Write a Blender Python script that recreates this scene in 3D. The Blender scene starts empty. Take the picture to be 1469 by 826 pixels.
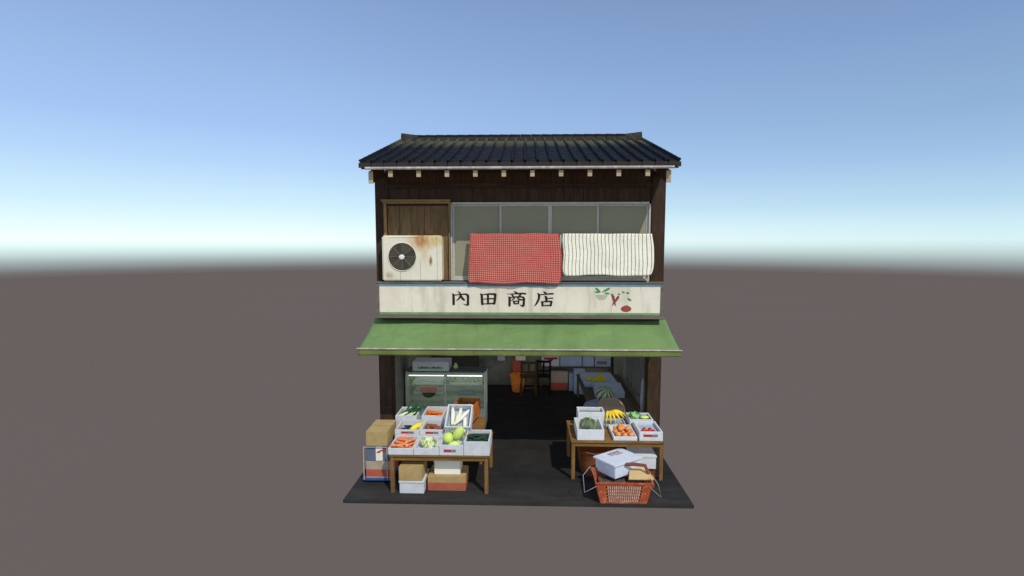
import bpy, bmesh, math, random
from mathutils import Vector, Matrix, Euler, noise
random.seed(7)
PI = math.pi
R = math.radians
scn = bpy.context.scene
col = scn.collection

# ------------------------------------------------------------------ materials
MAT = {}
def nodes_of(name):
    m = bpy.data.materials.new(name); m.use_nodes = True
    nt = m.node_tree
    b = nt.nodes['Principled BSDF']
    return m, nt, b
def N(nt, typ, **kw):
    n = nt.nodes.new(typ)
    for k, v in kw.items():
        if k.startswith('i_'):
            n.inputs[k[2:].replace('_', ' ')].default_value = v
        else:
            setattr(n, k, v)
    return n
def L(nt, a, b): nt.links.new(a, b)
def coords(nt, scale=(1, 1, 1), kind='Object', rnd=True):
    tc = N(nt, 'ShaderNodeTexCoord')
    mp = N(nt, 'ShaderNodeMapping')
    mp.inputs['Scale'].default_value = scale
    L(nt, tc.outputs[kind], mp.inputs['Vector'])
    if rnd:
        oi = N(nt, 'ShaderNodeObjectInfo')
        sc = N(nt, 'ShaderNodeMath', operation='MULTIPLY'); sc.inputs[1].default_value = 37.0
        L(nt, oi.outputs['Random'], sc.inputs[0])
        cx = N(nt, 'ShaderNodeCombineXYZ')
        L(nt, sc.outputs[0], cx.inputs[0]); L(nt, sc.outputs[0], cx.inputs[2])
        L(nt, cx.outputs[0], mp.inputs['Location'])
    return mp.outputs[0]
def mixc(nt, fac, a, b, blend='MIX'):
    m = N(nt, 'ShaderNodeMix', data_type='RGBA', blend_type=blend)
    for sock, v in ((m.inputs[0], fac), (m.inputs[6], a), (m.inputs[7], b)):
        if hasattr(v, 'is_output') or hasattr(v, 'links'):
            L(nt, v, sock)
        elif isinstance(v, (int, float)):
            sock.default_value = v
        else:
            sock.default_value = (v[0], v[1], v[2], 1)
    return m.outputs[2]
def ramp(nt, src, p0, p1, v0=0.0, v1=1.0):
    r = N(nt, 'ShaderNodeMapRange'); r.inputs[1].default_value = p0; r.inputs[2].default_value = p1
    r.inputs[3].default_value = v0; r.inputs[4].default_value = v1
    L(nt, src, r.inputs[0]); return r.outputs[0]
def noise_t(nt, vec, scale, detail=4, rough=.6, dist=0.0):
    n = N(nt, 'ShaderNodeTexNoise'); n.inputs['Scale'].default_value = scale
    n.inputs['Detail'].default_value = detail; n.inputs['Roughness'].default_value = rough
    n.inputs['Distortion'].default_value = dist
    L(nt, vec, n.inputs['Vector']); return n.outputs['Fac']
def bump(nt, b, h, strength=.2, dist=.01):
    bp = N(nt, 'ShaderNodeBump'); bp.inputs['Strength'].default_value = strength; bp.inputs['Distance'].default_value = dist
    L(nt, h, bp.inputs['Height']); L(nt, bp.outputs[0], b.inputs['Normal'])

def mat(name, c, rough=.75, var=.25, scale=7, stretch=(1, 1, 1), stain=None, stain_amt=.4, stain_scale=6.5,
        bmp=.15, metal=0, spec=.3, fine=60):
    if name in MAT: return MAT[name]
    m, nt, b = nodes_of(name)
    v = coords(nt, stretch)
    n1 = noise_t(nt, v, scale, 5, .65)
    f = ramp(nt, n1, .3, .7)
    lo = tuple(x * (1 - var) for x in c); hi = tuple(min(1, x * (1 + var * .6)) for x in c)
    out = mixc(nt, f, lo, hi)
    n3 = noise_t(nt, v, fine, 3, .7)
    out = mixc(nt, ramp(nt, n3, .25, .75, 0, .35), out, tuple(x * (1 - var) for x in c))
    if stain:
        n2 = noise_t(nt, v, stain_scale, 6, .7, .6)
        out = mixc(nt, ramp(nt, n2, .5, .72, 0, stain_amt), out, stain)
    L(nt, out, b.inputs['Base Color'])
    b.inputs['Roughness'].default_value = rough
    b.inputs['Metallic'].default_value = metal
    b.inputs['Specular IOR Level'].default_value = spec
    if bmp: bump(nt, b, n3, bmp, .006)
    MAT[name] = m
    return m

def wood(name, c, dark=.45, along='z', rough=.75, stain=None):
    st = {'z': (9, 9, 1), 'x': (1, 9, 9), 'y': (9, 1, 9)}[along]
    m, nt, b = nodes_of(name)
    v = coords(nt, st)
    n1 = noise_t(nt, v, 2.4, 6, .7, .8)
    n2 = noise_t(nt, v, 11, 4, .7, .3)
    o = mixc(nt, ramp(nt, n1, .32, .68), tuple(x * dark for x in c), tuple(x * 1.25 for x in c))
    o = mixc(nt, ramp(nt, n2, .35, .7, 0, .5), o, tuple(x * dark for x in c))
    v2 = coords(nt)
    n3 = noise_t(nt, v2, 2.0, 4, .7)
    o = mixc(nt, ramp(nt, n3, .5, .75, 0, .6), o, stain or tuple(x * .5 for x in c))
    L(nt, o, b.inputs['Base Color']); b.inputs['Roughness'].default_value = rough
    b.inputs['Specular IOR Level'].default_value = .25
    bump(nt, b, n2, .35, .006)
    MAT[name] = m
    return m

M_post = wood('dark post wood', (.06, .034, .018), .4)
M_board = wood('dark board wall', (.075, .04, .022), .45)
M_boardh = wood('dark beam wood', (.05, .03, .02), .45, 'x')
M_shut = wood('shutter box wood', (.215, .135, .06), .45)
M_shutf = wood('shutter frame wood', (.36, .21, .085), .5)
M_shutx = wood('shutter frame wood across', (.36, .21, .085), .5, 'x')
M_rafter = mat('rafter wood', (.5, .39, .24), .8, .3, 12)
M_table = wood('table wood', (.26, .14, .042), .45)
M_tablex = wood('table wood across', (.26, .14, .042), .45, 'x')
M_dkwood = wood('chair dark wood', (.10, .055, .022), .5)
M_blkwood = wood('black chair wood', (.012, .010, .009), .6)
M_counter = wood('counter wood', (.11, .09, .065), .6, 'y')
M_alu = mat('aluminium frame', (.5, .5, .44), .6, .15, 14, stain=(.3, .28, .24), stain_amt=.4, metal=.0, spec=.1)
M_iron = mat('dark iron', (.03, .03, .035), .5, .3, 12, stain=(.1, .05, .03), spec=.5)
M_wire = mat('galvanised wire', (.55, .52, .48), .4, .2, 20, metal=.3)
M_gutter = mat('gutter metal', (.42, .36, .33), .5, .3, 9, stain=(.75, .7, .66), stain_amt=.8, stain_scale=5)
M_glass = mat('frosted glass', (.30, .285, .195), .8, .05, 2, stain=(.24, .245, .17), stain_amt=.5, stain_scale=1.6, bmp=.05, spec=0)
M_gapdark = mat('dark gap', (.01, .01, .012), .9, .1)
M_concrete = mat('dark concrete', (.027, .0255, .024), .92, .4, 2.2, stain=(.012, .012, .012), stain_amt=.7, stain_scale=1.3, bmp=.5, spec=.08)
M_slabedge = mat('slab edge', (.018, .017, .016), .9, .3, 6)
M_inwall = mat('interior plaster', (.2, .205, .17), .9, .35, 1.6, stain=(.02, .021, .022), stain_amt=.8, stain_scale=.9)
M_inceil = mat('interior ceiling', (.06, .055, .05), .9, .3, 3)
M_sideply = mat('side wall tin', (.05, .036, .03), .7, .4, 3, (6, 6, 1))
M_styro = mat('styrofoam', (.60, .62, .64), .85, .13, 11, stain=(.42, .43, .42), stain_amt=.6, bmp=.25, fine=120, spec=.1)
M_styroW = mat('bright styrofoam', (.67, .69, .705), .85, .12, 10, stain=(.5, .51, .5), stain_amt=.6, bmp=.25, fine=120, spec=.1)
M_styroC = mat('cream styrofoam', (.86, .82, .68), .85, .06, 5, stain=(.6, .52, .4), stain_amt=.4, bmp=.2, fine=100)
M_styroB = mat('blue grey styrofoam', (.36, .44, .58), .85, .12, 4, stain=(.2, .24, .34), stain_amt=.4, bmp=.2, fine=100)
M_card = mat('cardboard', (.43, .305, .13), .85, .24, 6, stain=(.3, .2, .08), stain_amt=.6, stain_scale=3, bmp=.12)
M_cardT = mat('worn cardboard edge', (.62, .5, .28), .85, .2, 9)
M_cardD = mat('dull cardboard', (.42, .33, .24), .85, .2, 3, stain=(.25, .24, .24), stain_amt=.6)
M_red = mat('red print', (.46, .10, .06), .7, .2, 6, stain=(.4, .2, .12), stain_amt=.4)
M_redlab = mat('red label ink', (.4, .04, .05), .7, .15, 12)
M_grylab = mat('grey label ink', (.2, .2, .21), .7, .35, 25)
M_ink = mat('dark ink', (.06, .05, .07), .7, .2, 20)
M_paper = mat('cream paper', (.82, .78, .66), .8, .08, 5, stain=(.6, .55, .45), stain_amt=.4)
M_tape = mat('tan tape', (.6, .5, .33), .5, .1, 5)
M_blueplast = mat('blue plastic platform', (.03, .1, .3), .45, .25, 8, stain=(.02, .05, .12), spec=.5)
M_bluewrap = mat('blue wrapping sheet', (.24, .33, .55), .4, .3, 5, stain=(.6, .66, .8), stain_amt=.6)
M_basket = mat('orange plastic', (.40, .075, .02), .55, .25, 9, stain=(.6, .3, .2), stain_amt=.7, stain_scale=14, bmp=.08, spec=.45)
M_slot = mat('pale slot highlight', (.62, .44, .34), .7, .4, 14, stain=(.3, .1, .05), stain_amt=.8, stain_scale=9)  # pale tone imitates the highlight on the slot bars
M_orcrate = mat('orange crate plastic', (.5, .15, .03), .55, .2, 5, stain=(.3, .09, .03), stain_amt=.5)
M_bucket = mat('orange bucket plastic', (.85, .27, .05), .5, .2, 4, stain=(.3, .09, .03), stain_amt=.6)
M_tub = mat('brown tub plastic', (.19, .06, .022), .6, .3, 5, stain=(.1, .04, .02), stain_amt=.5)
M_handle = mat('red brown handle', (.2, .05, .035), .5, .25, 10)
M_liner = mat('dark slot backing', (.07, .06, .055), .85, .3, 30, stain=(.4, .35, .3), stain_amt=.8, stain_scale=9)
M_bwhite = mat('fan hub white', (.8, .79, .75), .5, .08, 8)
M_fan = mat('fan blade grey', (.085, .072, .052), .7, .25, 5, stain=(.035, .03, .024), stain_amt=.6)
M_fandark = mat('fan cavity', (.062, .052, .038), .8, .3, 6)
M_blue = mat('sign blue stripe', (.13, .27, .34), .7, .25, 8, stain=(.25, .3, .3), stain_amt=.5)
M_grn = mat('sign green stripe', (.16, .32, .12), .7, .2, 8, stain=(.4, .45, .3), stain_amt=.4)
M_kanji = mat('sign writing ink', (.018, .012, .01), .7, .2, 20)
M_pgreen = mat('painted leaf green', (.08, .28, .12), .7, .25, 20)
M_pred = mat('painted red', (.36, .07, .065), .7, .2, 12)
M_pdkred = mat('painted carrot red', (.28, .06, .055), .7, .25, 12)
M_pgrey = mat('painted turnip grey', (.46, .46, .36), .7, .1, 8)
M_sframe = mat('sign frame', (.16, .14, .11), .7, .3, 3, (1, 4, 4), stain=(.24, .15, .12), stain_amt=.6)
M_casebody = mat('case body', (.56, .58, .5), .5, .1, 4, stain=(.35, .36, .32), stain_amt=.5, spec=.5)
M_casein = mat('case interior', (.76, .8, .64), .7, .15, 3, stain=(.3, .33, .26), stain_amt=.5)
M_tray = mat('case tray', (.85, .9, .84), .5, .1, 5)
M_casedark = mat('case dark top', (.10, .11, .12), .6, .3, 4)
M_appl = mat('pale grey enamel', (.48, .5, .55), .5, .1, 4)
M_cloth_g = mat('curtain cloth', (.12, .12, .12), .9, .35, 2, (7, 7, .7), stain=(.25, .25, .23), stain_amt=.5)
M_bag = mat('pale plastic bag', (.34, .33, .38), .45, .25, 6, (4, 4, 1), spec=.5)

# vegetables
M_carrot = mat('carrot skin', (.78, .24, .09), .6, .2, 9, stain=(.85, .42, .25), stain_amt=.6, stain_scale=14, bmp=.2)
M_carrotD = mat('deep orange carrot skin', (.75, .15, .015), .6, .2, 9)
M_spud = mat('sweet potato skin', (.26, .09, .05), .75, .35, 7, stain=(.4, .2, .1), stain_amt=.5)
M_egg = mat('eggplant skin', (.02, .018, .04), .3, .3, 6, spec=.6)
M_corn = mat('yellow squash skin', (.85, .68, .03), .5, .12, 20)
M_let = mat('lettuce leaf', (.70, .78, .42), .6, .25, 14, stain=(.88, .9, .68), stain_amt=.8, stain_scale=7)
M_letw = mat('lettuce heart', (.82, .85, .6), .6, .15, 14)
M_melon = mat('pale green gourd skin', (.60, .74, .16), .5, .16, 6, stain=(.75, .85, .35), stain_amt=.6, stain_scale=7)
M_cuke = mat('cucumber skin', (.018, .05, .028), .5, .4, 14, stain=(.05, .12, .05), stain_amt=.6, stain_scale=10)
M_leekg = mat('leek green', (.03, .12, .045), .55, .4, 16)
M_leekw = mat('leek white', (.8, .85, .6), .5, .12, 10)
M_daikon = mat('daikon skin', (.82, .78, .66), .55, .1, 7, stain=(.7, .66, .35), stain_amt=.6, stain_scale=6)
M_dleaf = mat('daikon stem', (.45, .52, .13), .6, .25, 12)
M_yel = mat('yellow citrus skin', (.85, .75, .18), .5, .15, 14)
M_peach = mat('peach skin', (.88, .6, .22), .6, .15, 10)
M_orange = mat('orange peel', (.8, .3, .09), .55, .15, 20, stain=(.55, .25, .08), stain_amt=.5, bmp=.4)
M_calyx = mat('dry calyx', (.12, .1, .03), .8, .3, 20)
M_tom = mat('tomato skin', (.7, .03, .02), .3, .15, 6, spec=.6)
M_ban = mat('banana skin', (.88, .62, .03), .5, .12, 8, stain=(.07, .08, .02), stain_amt=.85, stain_scale=16)
M_bant = mat('banana tip', (.06, .07, .02), .7, .3, 10)
M_gcab = mat('cabbage leaf', (.26, .5, .2), .6, .25, 8, stain=(.6, .8, .5), stain_amt=.6)
M_wm_red = mat('watermelon flesh', (.95, .30, .22), .5, .1, 8)
M_wm_rind = mat('watermelon rind', (.8, .86, .6), .5, .1, 8)
M_wm_skin = mat('watermelon skin', (.07, .13, .06), .4, .3, 8)
M_yelpack = mat('yellow net', (.58, .5, .03), .7, .35, 18, stain=(.4, .42, .05), stain_amt=.6, stain_scale=9)

def m_pumpkin():
    m, nt, b = nodes_of('kabocha skin')
    v = coords(nt)
    n1 = noise_t(nt, v, 9, 5, .7, .5); n2 = noise_t(nt, v, 22, 4, .7)
    o = mixc(nt, ramp(nt, n1, .42, .62), (.045, .075, .035), (.2, .25, .13))
    o = mixc(nt, ramp(nt, n2, .55, .7, 0, .8), o, (.3, .34, .2))
    L(nt, o, b.inputs['Base Color']); b.inputs['Roughness'].default_value = .6
    bump(nt, b, n2, .4, .01); return m
M_kab = m_pumpkin()
def m_wmelon():
    m, nt, b = nodes_of('striped watermelon skin')
    tc = N(nt, 'ShaderNodeTexCoord'); sp = N(nt, 'ShaderNodeSeparateXYZ'); L(nt, tc.outputs['Object'], sp.inputs[0])
    at = N(nt, 'ShaderNodeMath', operation='ARCTAN2'); L(nt, sp.outputs[0], at.inputs[0]); L(nt, sp.outputs[1], at.inputs[1])
    n = noise_t(nt, tc.outputs['Object'], 14, 4, .7)
    a2 = N(nt, 'ShaderNodeMath', operation='MULTIPLY'); a2.inputs[1].default_value = 9; L(nt, at.outputs[0], a2.inputs[0])
    a3 = N(nt, 'ShaderNodeMath', operation='MULTIPLY_ADD'); a3.inputs[1].default_value = 4; L(nt, n, a3.inputs[0]); L(nt, a2.outputs[0], a3.inputs[2])
    s = N(nt, 'ShaderNodeMath', operation='SINE'); L(nt, a3.outputs[0], s.inputs[0])
    o = mixc(nt, ramp(nt, s.outputs[0], -.9, .0), (.02, .05, .035), (.36, .44, .26))
    L(nt, o, b.inputs['Base Color']); b.inputs['Roughness'].default_value = .35; return m
M_wmel = m_wmelon()

def m_gingham():
    m, nt, b = nodes_of('red gingham cloth')
    uv = N(nt, 'ShaderNodeTexCoord'); sp = N(nt, 'ShaderNodeSeparateXYZ'); L(nt, uv.outputs['UV'], sp.inputs[0])
    fs = []
    for k, cnt in ((0, 46), (1, 27)):
        mu = N(nt, 'ShaderNodeMath', operation='MULTIPLY'); mu.inputs[1].default_value = cnt; L(nt, sp.outputs[k], mu.inputs[0])
        fr = N(nt, 'ShaderNodeMath', operation='FRACT'); L(nt, mu.outputs[0], fr.inputs[0])
        s1 = ramp(nt, fr.outputs[0], .0, .05)                       # thin pale line at cell start
        s2 = ramp(nt, fr.outputs[0], .2, .26)
        pale = N(nt, 'ShaderNodeMath', operation='SUBTRACT'); L(nt, s1, pale.inputs[0]); L(nt, s2, pale.inputs[1])
        d1 = ramp(nt, fr.outputs[0], .55, .62); d2 = ramp(nt, fr.outputs[0], .8, .87)
        dk = N(nt, 'ShaderNodeMath', operation='SUBTRACT'); L(nt, d1, dk.inputs[0]); L(nt, d2, dk.inputs[1])
        fs.append((pale.outputs[0], dk.outputs[0]))
    v = coords(nt)
    n = noise_t(nt, v, 4, 5, .7)
    base = mixc(nt, ramp(nt, n, .35, .65), (.33, .045, .04), (.43, .075, .065))
    o = mixc(nt, fs[0][1], base, (.36, .035, .035)); o = mixc(nt, fs[1][1], o, (.36, .035, .035))
    for f in (fs[0][0], fs[1][0]):
        k = N(nt, 'ShaderNodeMath', operation='MULTIPLY'); k.inputs[1].default_value = .42; L(nt, f, k.inputs[0])
        o = mixc(nt, k.outputs[0], o, (.78, .46, .34))
    L(nt, o, b.inputs['Base Color']); b.inputs['Roughness'].default_value = .95; b.inputs['Specular IOR Level'].default_value = .1
    bump(nt, b, noise_t(nt, v, 5, 5, .65, 1.0), .6, .04)
    return m
M_ging = m_gingham()
def m_stripe():
    m, nt, b = nodes_of('white striped cloth')
    uv = N(nt, 'ShaderNodeTexCoord'); sp = N(nt, 'ShaderNodeSeparateXYZ'); L(nt, uv.outputs['UV'], sp.inputs[0])
    v = coords(nt)
    mu = N(nt, 'ShaderNodeMath', operation='MULTIPLY'); mu.inputs[1].default_value = 24; L(nt, sp.outputs[0], mu.inputs[0])
    fr = N(nt, 'ShaderNodeMath', operation='FRACT'); L(nt, mu.outputs[0], fr.inputs[0])
    a = ramp(nt, fr.outputs[0], .38, .44); c = ramp(nt, fr.outputs[0], .56, .62)
    s = N(nt, 'ShaderNodeMath', operation='SUBTRACT'); L(nt, a, s.inputs[0]); L(nt, c, s.inputs[1])
    n = noise_t(nt, v, 5, 4, .7)
    base = mixc(nt, ramp(nt, n, .35, .7), (.86, .83, .69), (.79, .75, .6))
    o = mixc(nt, s.outputs[0], base, (.17, .17, .14))
    L(nt, o, b.inputs['Base Color']); b.inputs['Roughness'].default_value = .95; b.inputs['Specular IOR Level'].default_value = .1
    bump(nt, b, noise_t(nt, v, 5, 5, .65, 1.0), .45, .04)
    return m
M_stripe = m_stripe()

def m_sign():
    m, nt, b = nodes_of('sign board paint')
    v = coords(nt, rnd=False)
    vs = coords(nt, (5, 1, .6), rnd=False)
    n1 = noise_t(nt, v, 1.7, 5, .7, .4); n2 = noise_t(nt, vs, 1.6, 5, .65, .3); n3 = noise_t(nt, v, 6, 5, .75, 1.0)
    o = mixc(nt, ramp(nt, n1, .35, .65), (.70, .61, .49), (.79, .74, .60))
    o = mixc(nt, ramp(nt, n2, .5, .68, 0, .6), o, (.44, .41, .32))
    o = mixc(nt, ramp(nt, n3, .6, .75, 0, .45), o, (.55, .5, .42))
    L(nt, o, b.inputs['Base Color']); b.inputs['Roughness'].default_value = .6; b.inputs['Specular IOR Level'].default_value = .2
    bump(nt, b, n3, .1, .01); return m
M_sign = m_sign()
def m_awn(name, c, d, e):
    m, nt, b = nodes_of(name)
    v = coords(nt, rnd=False); vs = coords(nt, (3, .7, .7), rnd=False)
    n1 = noise_t(nt, v, 1.5, 5, .65, .5); n2 = noise_t(nt, vs, 1.3, 6, .7, .5); n3 = noise_t(nt, v, 8, 5, .7, 1.2)
    o = mixc(nt, ramp(nt, n1, .35, .65), c, tuple(x * 1.2 for x in c))
    o = mixc(nt, ramp(nt, n2, .5, .74, 0, .5), o, d)
    o = mixc(nt, ramp(nt, n3, .58, .75, 0, .4), o, e)
    L(nt, o, b.inputs['Base Color']); b.inputs['Roughness'].default_value = .8; b.inputs['Specular IOR Level'].default_value = .15
    bump(nt, b, noise_t(nt, coords(nt, (1, 2.2, 1), rnd=False), 1.8, 2, .45, 1.4), .45, .06); return m
M_awn = m_awn('green awning canvas', (.135, .215, .078), (.085, .14, .055), (.2, .26, .14))
M_val = m_awn('faded awning valance', (.14, .17, .05), (.09, .07, .028), (.2, .22, .1))
def m_roof():
    m, nt, b = nodes_of('weathered dark roof tile')
    v = coords(nt, rnd=False)
    tc = N(nt, 'ShaderNodeTexCoord'); sp = N(nt, 'ShaderNodeSeparateXYZ'); L(nt, tc.outputs['Object'], sp.inputs[0])
    n1 = noise_t(nt, v, 1.2, 4, .6); n2 = noise_t(nt, v, 10, 5, .7)
    ad = N(nt, 'ShaderNodeMath', operation='MULTIPLY_ADD'); ad.inputs[1].default_value = .9; L(nt, n1, ad.inputs[0]); L(nt, sp.outputs[1], ad.inputs[2])
    f = ramp(nt, ad.outputs[0], -.55, .35)   # lichen grows on the courses next to the ridge
    o = mixc(nt, ramp(nt, n2, .35, .7), (.006, .0065, .009), (.021, .022, .026))
    o = mixc(nt, f, o, (.105, .10, .06))
    L(nt, o, b.inputs['Base Color']); b.inputs['Roughness'].default_value = .6; b.inputs['Specular IOR Level'].default_value = .07
    bump(nt, b, n2, .25, .01); return m
M_roof = m_roof()
M_ridge = mat('ridge tile', (.055, .05, .042), .75, .4, 8, stain=(.03, .03, .03), stain_amt=.5, spec=.15)
M_eave = mat('eave tile', (.042, .035, .028), .75, .3, 8, spec=.15)
def m_ac():
    m, nt, b = nodes_of('rusty cream enamel')
    v = coords(nt, rnd=False)
    tc = N(nt, 'ShaderNodeTexCoord')
    n = noise_t(nt, v, 9, 6, .75, .8); n2 = noise_t(nt, v, 2.5, 4, .6)
    vs = coords(nt, (3, 3, .8), rnd=False); n4 = noise_t(nt, vs, 7, 6, .75, .5)
    o = mixc(nt, ramp(nt, n2, .35, .65), (.70, .65, .5), (.78, .74, .6))
    def patch(o, cx, cz, sx, sz, cc, amt):
        mp = N(nt, 'ShaderNodeMapping'); L(nt, tc.outputs['Object'], mp.inputs['Vector'])
        mp.inputs['Location'].default_value = (-cx / sx, 0, -cz / sz); mp.inputs['Scale'].default_value = (1 / sx, 0, 1 / sz)
        ln = N(nt, 'ShaderNodeVectorMath', operation='LENGTH'); L(nt, mp.outputs[0], ln.inputs[0])
        near = ramp(nt, ln.outputs['Value'], 1.25, .2)
        mu = N(nt, 'ShaderNodeMath', operation='MULTIPLY'); L(nt, near, mu.inputs[0]); L(nt, ramp(nt, n4, .3, .55), mu.inputs[1])
        m2 = N(nt, 'ShaderNodeMath', operation='MULTIPLY'); L(nt, mu.outputs[0], m2.inputs[0]); m2.inputs[1].default_value = amt
        return mixc(nt, m2.outputs[0], o, cc)
    o = patch(o, .16, .63, .2, .16, (.58, .33, .12), 1.3)
    o = patch(o, .14, .64, .1, .1, (.42, .19, .06), 1.2)
    o = patch(o, .38, .64, .12, .1, (.62, .46, .14), 1.2)
    o = patch(o, .2, .42, .06, .14, (.6, .44, .2), .8)
    o = patch(o, .285, .33, .03, .08, (.3, .1, .03), 1.3)
    o = patch(o, -.35, .1, .07, .06, (.45, .27, .1), .9)
    o = mixc(nt, ramp(nt, n, .62, .8, 0, .5), o, (.5, .42, .28))
    L(nt, o, b.inputs['Base Color']); b.inputs['Roughness'].default_value = .55; return m
M_ac = m_ac()
def m_glassclear():
    m, nt, b = nodes_of('case glass')
    out = nt.nodes['Material Output']
    tr = N(nt, 'ShaderNodeBsdfTransparent'); tr.inputs[0].default_value = (.93, .97, .93, 1)
    df = N(nt, 'ShaderNodeBsdfDiffuse'); df.inputs[0].default_value = (.6, .64, .52, 1)
    m1 = N(nt, 'ShaderNodeMixShader'); m1.inputs[0].default_value = .04; L(nt, tr.outputs[0], m1.inputs[1]); L(nt, df.outputs[0], m1.inputs[2])
    gl = N(nt, 'ShaderNodeBsdfGlossy'); gl.inputs['Roughness'].default_value = .05
    fr = N(nt, 'ShaderNodeFresnel'); fr.inputs[0].default_value = 1.4
    m2 = N(nt, 'ShaderNodeMixShader'); L(nt, fr.outputs[0], m2.inputs[0]); L(nt, m1.outputs[0], m2.inputs[1]); L(nt, gl.outputs[0], m2.inputs[2])
    L(nt, m2.outputs[0], out.inputs['Surface'])
    return m
M_clear = m_glassclear()
M_lamp = bpy.data.materials.new('lamp tube'); M_lamp.use_nodes = True
_b = M_lamp.node_tree.nodes['Principled BSDF']; _b.inputs['Emission Color'].default_value = (1, 1, .9, 1); _b.inputs['Emission Strength'].default_value = 3.0

# ------------------------------------------------------------------ mesh helpers
W = {}                                     # world matrices by object name
def wm(o): return W[o.name]
def setp(o, label=None, cat=None, group=None, kind=None):
    if label: o['label'] = label
    if cat: o['category'] = cat
    if group: o['group'] = group
    if kind: o['kind'] = kind
    return o
def thing(name, label, cat, loc=(0, 0, 0), rot=(0, 0, 0), group=None):
    o = bpy.data.objects.new(name, None); col.objects.link(o); o.empty_display_size = .1
    o.location = loc; o.rotation_euler = rot
    W[o.name] = Matrix.Translation(loc) @ Euler(rot).to_matrix().to_4x4()
    return setp(o, label, cat, group)
class MB:
    def __init__(s): s.bm = bmesh.new(); s.uv = None
    def _x(s, vs, mx):
        if mx is not None: bmesh.ops.transform(s.bm, matrix=mx, verts=vs)
    def box(s, x0, x1, y0, y1, z0, z1, rot=None, bev=0):
        mx = Matrix.Translation(((x0 + x1) / 2, (y0 + y1) / 2, (z0 + z1) / 2))
        if rot: mx = mx @ Euler(rot).to_matrix().to_4x4()
        mx = mx @ Matrix.Diagonal((abs(x1 - x0), abs(y1 - y0), abs(z1 - z0), 1))
        r = bmesh.ops.create_cube(s.bm, size=1, matrix=mx)
        if bev:
            es = set(e for v in r['verts'] for e in v.link_edges)
            bmesh.ops.bevel(s.bm, geom=list(es), offset=bev, segments=2, affect='EDGES')
        return s
    def hexa(s, pts):
        vs = [s.bm.verts.new(p) for p in pts]   # 0-3 bottom ccw, 4-7 top
        for f in ((3, 2, 1, 0), (4, 5, 6, 7), (0, 1, 5, 4), (1, 2, 6, 5), (2, 3, 7, 6), (3, 0, 4, 7)):
            s.bm.faces.new([vs[i] for i in f])
        return s
    def cyl(s, p0, p1, r0, r1=None, seg=16, caps=True):
        r1 = r0 if r1 is None else r1
        p0 = Vector(p0); p1 = Vector(p1); d = p1 - p0
        mx = Matrix.Translation((p0 + p1) / 2) @ d.to_track_quat('Z', 'Y').to_matrix().to_4x4()
        bmesh.ops.create_cone(s.bm, cap_ends=caps, segments=seg, radius1=r0, radius2=r1, depth=d.length, matrix=mx)
        return s
    def tube(s, pts, rad, seg=10, caps=True, flat=1.0):
        pts = [Vector(p) for p in pts]; n = len(pts)
        rs = rad if isinstance(rad, (list, tuple)) else [rad] * n
        rings = []; up = None
        for i, p in enumerate(pts):
            t = (pts[min(i + 1, n - 1)] - pts[max(i - 1, 0)]).normalized()
            if up is None:
                up = Vector((0, 0, 1)) if abs(t.z) < .9 else Vector((0, 1, 0))
            a = t.cross(up).normalized(); bb = a.cross(t).normalized(); up = bb
            rings.append([s.bm.verts.new(p + (a * math.cos(2 * PI * k / seg) + bb * math.sin(2 * PI * k / seg) * flat) * rs[i]) for k in range(seg)])
        for i in range(n - 1):
            for k in range(seg):
                s.bm.faces.new((rings[i][k], rings[i][(k + 1) % seg], rings[i + 1][(k + 1) % seg], rings[i + 1][k]))
        if caps:
            s.bm.faces.new(list(reversed(rings[0]))); s.bm.faces.new(rings[-1])
        return s
    def ball(s, c, r, seg=20, ring=12, disp=0, fr=3, rot=None, seed=0, lobes=0, lobe_amt=0):
        rr = r if isinstance(r, (list, tuple)) else (r, r, r)
        o = bmesh.ops.create_uvsphere(s.bm, u_segments=seg, v_segments=ring, radius=1)
        vs = o['verts']
        for v in vs:
            k = 1 + disp * noise.noise(v.co * fr + Vector((seed * 3.1, seed, 0)))
            if lobes:
                a = math.atan2(v.co.y, v.co.x); k *= 1 - lobe_amt * (1 - abs(math.cos(a * lobes / 2))) * (1 - abs(v.co.z) ** 3)
            v.co *= k
        mx = Matrix.Translation(c)
        if rot: mx = mx @ Euler(rot).to_matrix().to_4x4()
        mx = mx @ Matrix.Diagonal((rr[0], rr[1], rr[2], 1))
        bmesh.ops.transform(s.bm, matrix=mx, verts=vs)
        return s
    def prism(s, pts, axis, a0, a1):
        # polygon pts (u,v) extruded along axis between a0 and a1; axis 'y': (x,z), 'x': (y,z), 'z': (x,y)
        def P(u, v, a): return {'y': (u, a, v), 'x': (a, u, v), 'z': (u, v, a)}[axis]
        A = [s.bm.verts.new(P(u, v, a0)) for u, v in pts]; B = [s.bm.verts.new(P(u, v, a1)) for u, v in pts]
        n = len(pts)
        s.bm.faces.new(A); s.bm.faces.new(list(reversed(B)))
        for i in range(n): s.bm.faces.new((A[i], B[i], B[(i + 1) % n], A[(i + 1) % n]))
        return s
    def build(s, name, m, parent=None, loc=None, rot=(0, 0, 0), space='w', smooth=False, sub=0, **props):
        bm = s.bm
        bmesh.ops.recalc_face_normals(bm, faces=bm.faces)
        me = bpy.data.meshes.new(name)
        o = bpy.data.objects.new(name, me); col.objects.link(o)
        if parent is not None:
            o.parent = parent; Wm = wm(parent).copy()
        else:
            Wm = Matrix.Translation(loc or (0, 0, 0)) @ Euler(rot).to_matrix().to_4x4()
            o.location = loc or (0, 0, 0); o.rotation_euler = rot
        W[o.name] = Wm
        if space == 'w': bmesh.ops.transform(bm, matrix=Wm.inverted(), verts=bm.verts)
        for f in bm.faces: f.smooth = bool(smooth)
        bm.to_mesh(me); bm.free()
        if smooth and smooth != 'all':
            try: me.set_sharp_from_angle(angle=R(40))
            except Exception: pass
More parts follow.
